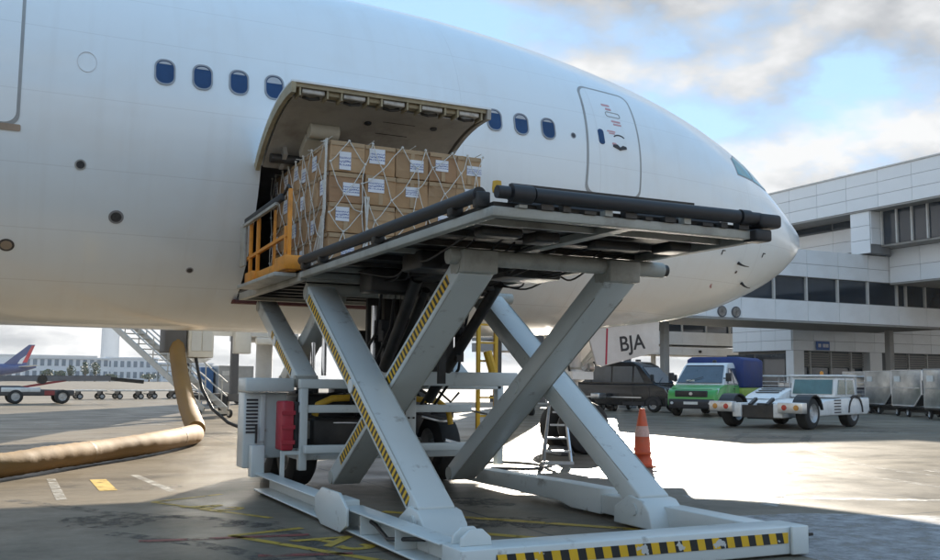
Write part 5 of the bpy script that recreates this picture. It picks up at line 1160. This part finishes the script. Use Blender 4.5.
obj('conveyor_end', MB().bar((4.2, 0, 1.36), (6.0, 0, 1.2), .7, .2), dark_steel, bl)
obj('conveyor_drum', MB().tube([(.7, -.5, 1.3), (.7, .5, 1.3)], .25, 14), dark_steel, bl, smooth=True)
obj('lift_strut', MB().bar((-.6, -.4, .8), (1.9, -.4, 1.25), .1, .1).bar((-.6, .4, .8), (1.9, .4, 1.25), .1, .1), mat('belt_loader_red', (.30, .05, .05), rough=.45, var=.1), bl)
obj('red_side_panel', MB().box(-4.0, -1.5, -.87, -.853, .46, .74), MATS['belt_loader_red'], bl)
obj('red_side_panel', MB().box(.8, 1.3, -.87, -.853, .46, .7), MATS['belt_loader_red'], bl)
for x in (-2.3, -.6, 1.7):
    for y in (-.8, .8): wheel(bl, (x, y, .38), (0, 1, 0), .38, .26)
far_white = mat('far_wall_white', (.74, .77, .8), rough=.7, var=.05); far_win = mat('far_window', (.16, .22, .28), rough=.2)
def far_block(label, x, y, w, d, h, nwin, rows, name='far_terminal'):
    t = thing(name, label, 'building', (x, y, 0), local=True)
    obj('wall', MB().box(-w / 2, w / 2, 0, d, 0, h), far_white, t); obj('roof', MB().box(-w / 2 - .4, w / 2 + .4, -.4, d, h, h + .5), far_white, t)
    for r in range(rows):
        for k in range(nwin): x0 = -w / 2 + (k + .5) * w / nwin; obj('window', MB().box(x0 - w / nwin * .28, x0 + w / nwin * .28, -.12, .02, 1.2 + r * 3.9, 3.4 + r * 3.9), far_win, t)
    return t
far_block('long pale two storey terminal far beyond the red tail fin', 21, 360, 27, 20, 7.6, 12, 2)
far_block('pale terminal wing with taller roof beside the control tower foot', 43.5, 372, 18, 20, 8.2, 8, 2)
far_block('low pale annex at the right end of the far terminals', 62, 366, 18, 18, 6.4, 6, 1)
far_block('long low pale hangar behind the left end of the far terminals', 14, 520, 60, 30, 11.5, 16, 1, 'far_hangar')
tw = thing('control_tower', 'tall pale control tower shaft rising under the aircraft belly', 'tower', (41.5, 430, 0), local=True)
obj('shaft', MB().lathe([(5, 0), (3.9, 6), (3.7, 30), (4.6, 33), (6.5, 36)], (0, 0, 0), (0, 0, 1), 24), far_white, tw, smooth=True); obj('cabin', MB().lathe([(6.5, 36), (7.4, 40), (6.8, 40.2), (0, 41)], (0, 0, 0), (0, 0, 1), 24), far_win, tw)
# distant airliner with a blue and red fin
da = thing('distant_airliner', 'distant parked jet with dark blue and red tail fin at far left', 'airplane', (3, 285, 0), R(0), local=True)
da.scale = (.85,) * 3
navy = mat('livery_navy', (.03, .06, .20), rough=.35, coat=.3)
obj('fuselage', MB().tube([(-26, 0, 3.6), (-12, 0, 3.6), (-2, 0, 3.7), (3, 0, 4.2), (7, 0, 4.7)], [1.9, 1.9, 1.85, 1.2, .3], 20), navy, da, smooth=True)
fin = obj('tail_fin', MB().prism([(-2.6, 5.2), (4.0, 5.0), (6.4, 11.6), (4.6, 11.6)], 'y', -.2, .2), navy, da); obj('fin_flash', MB().prism([(3.0, 6.0), (4.3, 6.0), (6.3, 11.3), (5.4, 11.3)], 'y', -.24, .24), mat('livery_red', (.5, .03, .04)), fin)
obj('fin_flash', MB().prism([(1.6, 5.6), (2.9, 5.6), (4.4, 8.6), (2.4, 7.0)], 'y', -.23, .23), white_paint, fin)
obj('tailplane', MB().add([(1, 0, 4.5), (4.5, 0, 4.5), (8, -6.5, 5.1), (6.2, -6.5, 5.1), (1, 0, 4.75), (4.5, 0, 4.7), (8, -6.5, 5.2), (6.2, -6.5, 5.2)], [(0, 1, 2, 3), (7, 6, 5, 4), (0, 4, 5, 1), (1, 5, 6, 2), (2, 6, 7, 3), (3, 7, 4, 0)]), white_paint, da)
obj('main_gear', MB().bar((-12, -2, 0), (-12, -1.6, 3), .4, .4).bar((-12, 2, 0), (-12, 1.6, 3), .4, .4), dark_steel, da)
leaf_m = mat('far_foliage', (.05, .085, .04), rough=.7, var=.4, scale=.6); trunk_m = mat('far_trunk', (.10, .075, .05), rough=.9)
def tree(label, x, y, h, wd, palm=False):
    t = thing('far_tree', label, 'tree', (x, y, 0), group='trees in front of the far terminals', local=True); mb = MB()
    obj('trunk', MB().tube([(0, 0, 0), (.1, 0, h * .4), (.05, .1, h * .75)], [.28, .2, .12], 8).tube([(.05, 0, h * .5), (wd * .25, .2, h * .75)], [.12, .05], 6).tube([(.05, 0, h * .45), (-wd * .25, -.2, h * .7)], [.12, .05], 6), trunk_m, t, smooth=True)
    for k in range(260):
        a = random.uniform(0, 6.28); q = random.random() ** .5; zz = random.uniform(-1, 1)
        rr = math.sqrt(max(0, 1 - zz * zz)) * q * (.75 + .35 * math.sin(3 * a + x)); c = Vector((rr * wd / 2 * math.cos(a), rr * wd / 2 * math.sin(a), h * .68 + zz * h * .32))
        e1 = Vector((random.uniform(-1, 1), random.uniform(-1, 1), random.uniform(-1, 1))).normalized() * .34; e2 = e1.orthogonal().normalized() * .22
        mb.add([c - e1, c - e2, c + e1, c + e2], [(0, 1, 2, 3)])
    obj('crown', mb, leaf_m, t)
for k, (x, y, h, w) in enumerate(((13.5, 325, 3.6, 5), (17, 322, 3.2, 5), (20.5, 335, 5, 3.2), (25.2, 338, 6.2, 3.4), (28.2, 338, 6.2, 3.4), (33, 340, 2.4, 6), (46, 345, 2.6, 8))):
    tree(['small dark tree nearest the distant tail fin', 'second small round tree right of the distant tail fin', 'tall narrow tree before the long far terminal', 'left one of the two dark trees between the far terminal wings', 'right one of the two dark trees between the far terminal wings', 'low wide bush before the long far terminal', 'low wide bush before the far annex'][k], x, y, h, w)

# ------------------------------------------------------------------ haze in the air
hm = bpy.data.materials.new('haze_air'); hm.use_nodes = True; hn = hm.node_tree.nodes; hn.clear()
pv = hn.new('ShaderNodeVolumePrincipled'); pv.inputs['Color'].default_value = (.92, .94, .97, 1); pv.inputs['Density'].default_value = .00014; pv.inputs['Anisotropy'].default_value = .0
ho = hn.new('ShaderNodeOutputMaterial'); hm.node_tree.links.new(pv.outputs[0], ho.inputs['Volume'])
tag(obj('haze', MB().box(-1600, 2600, -400, 3600, -1, 44), hm), kind='stuff')
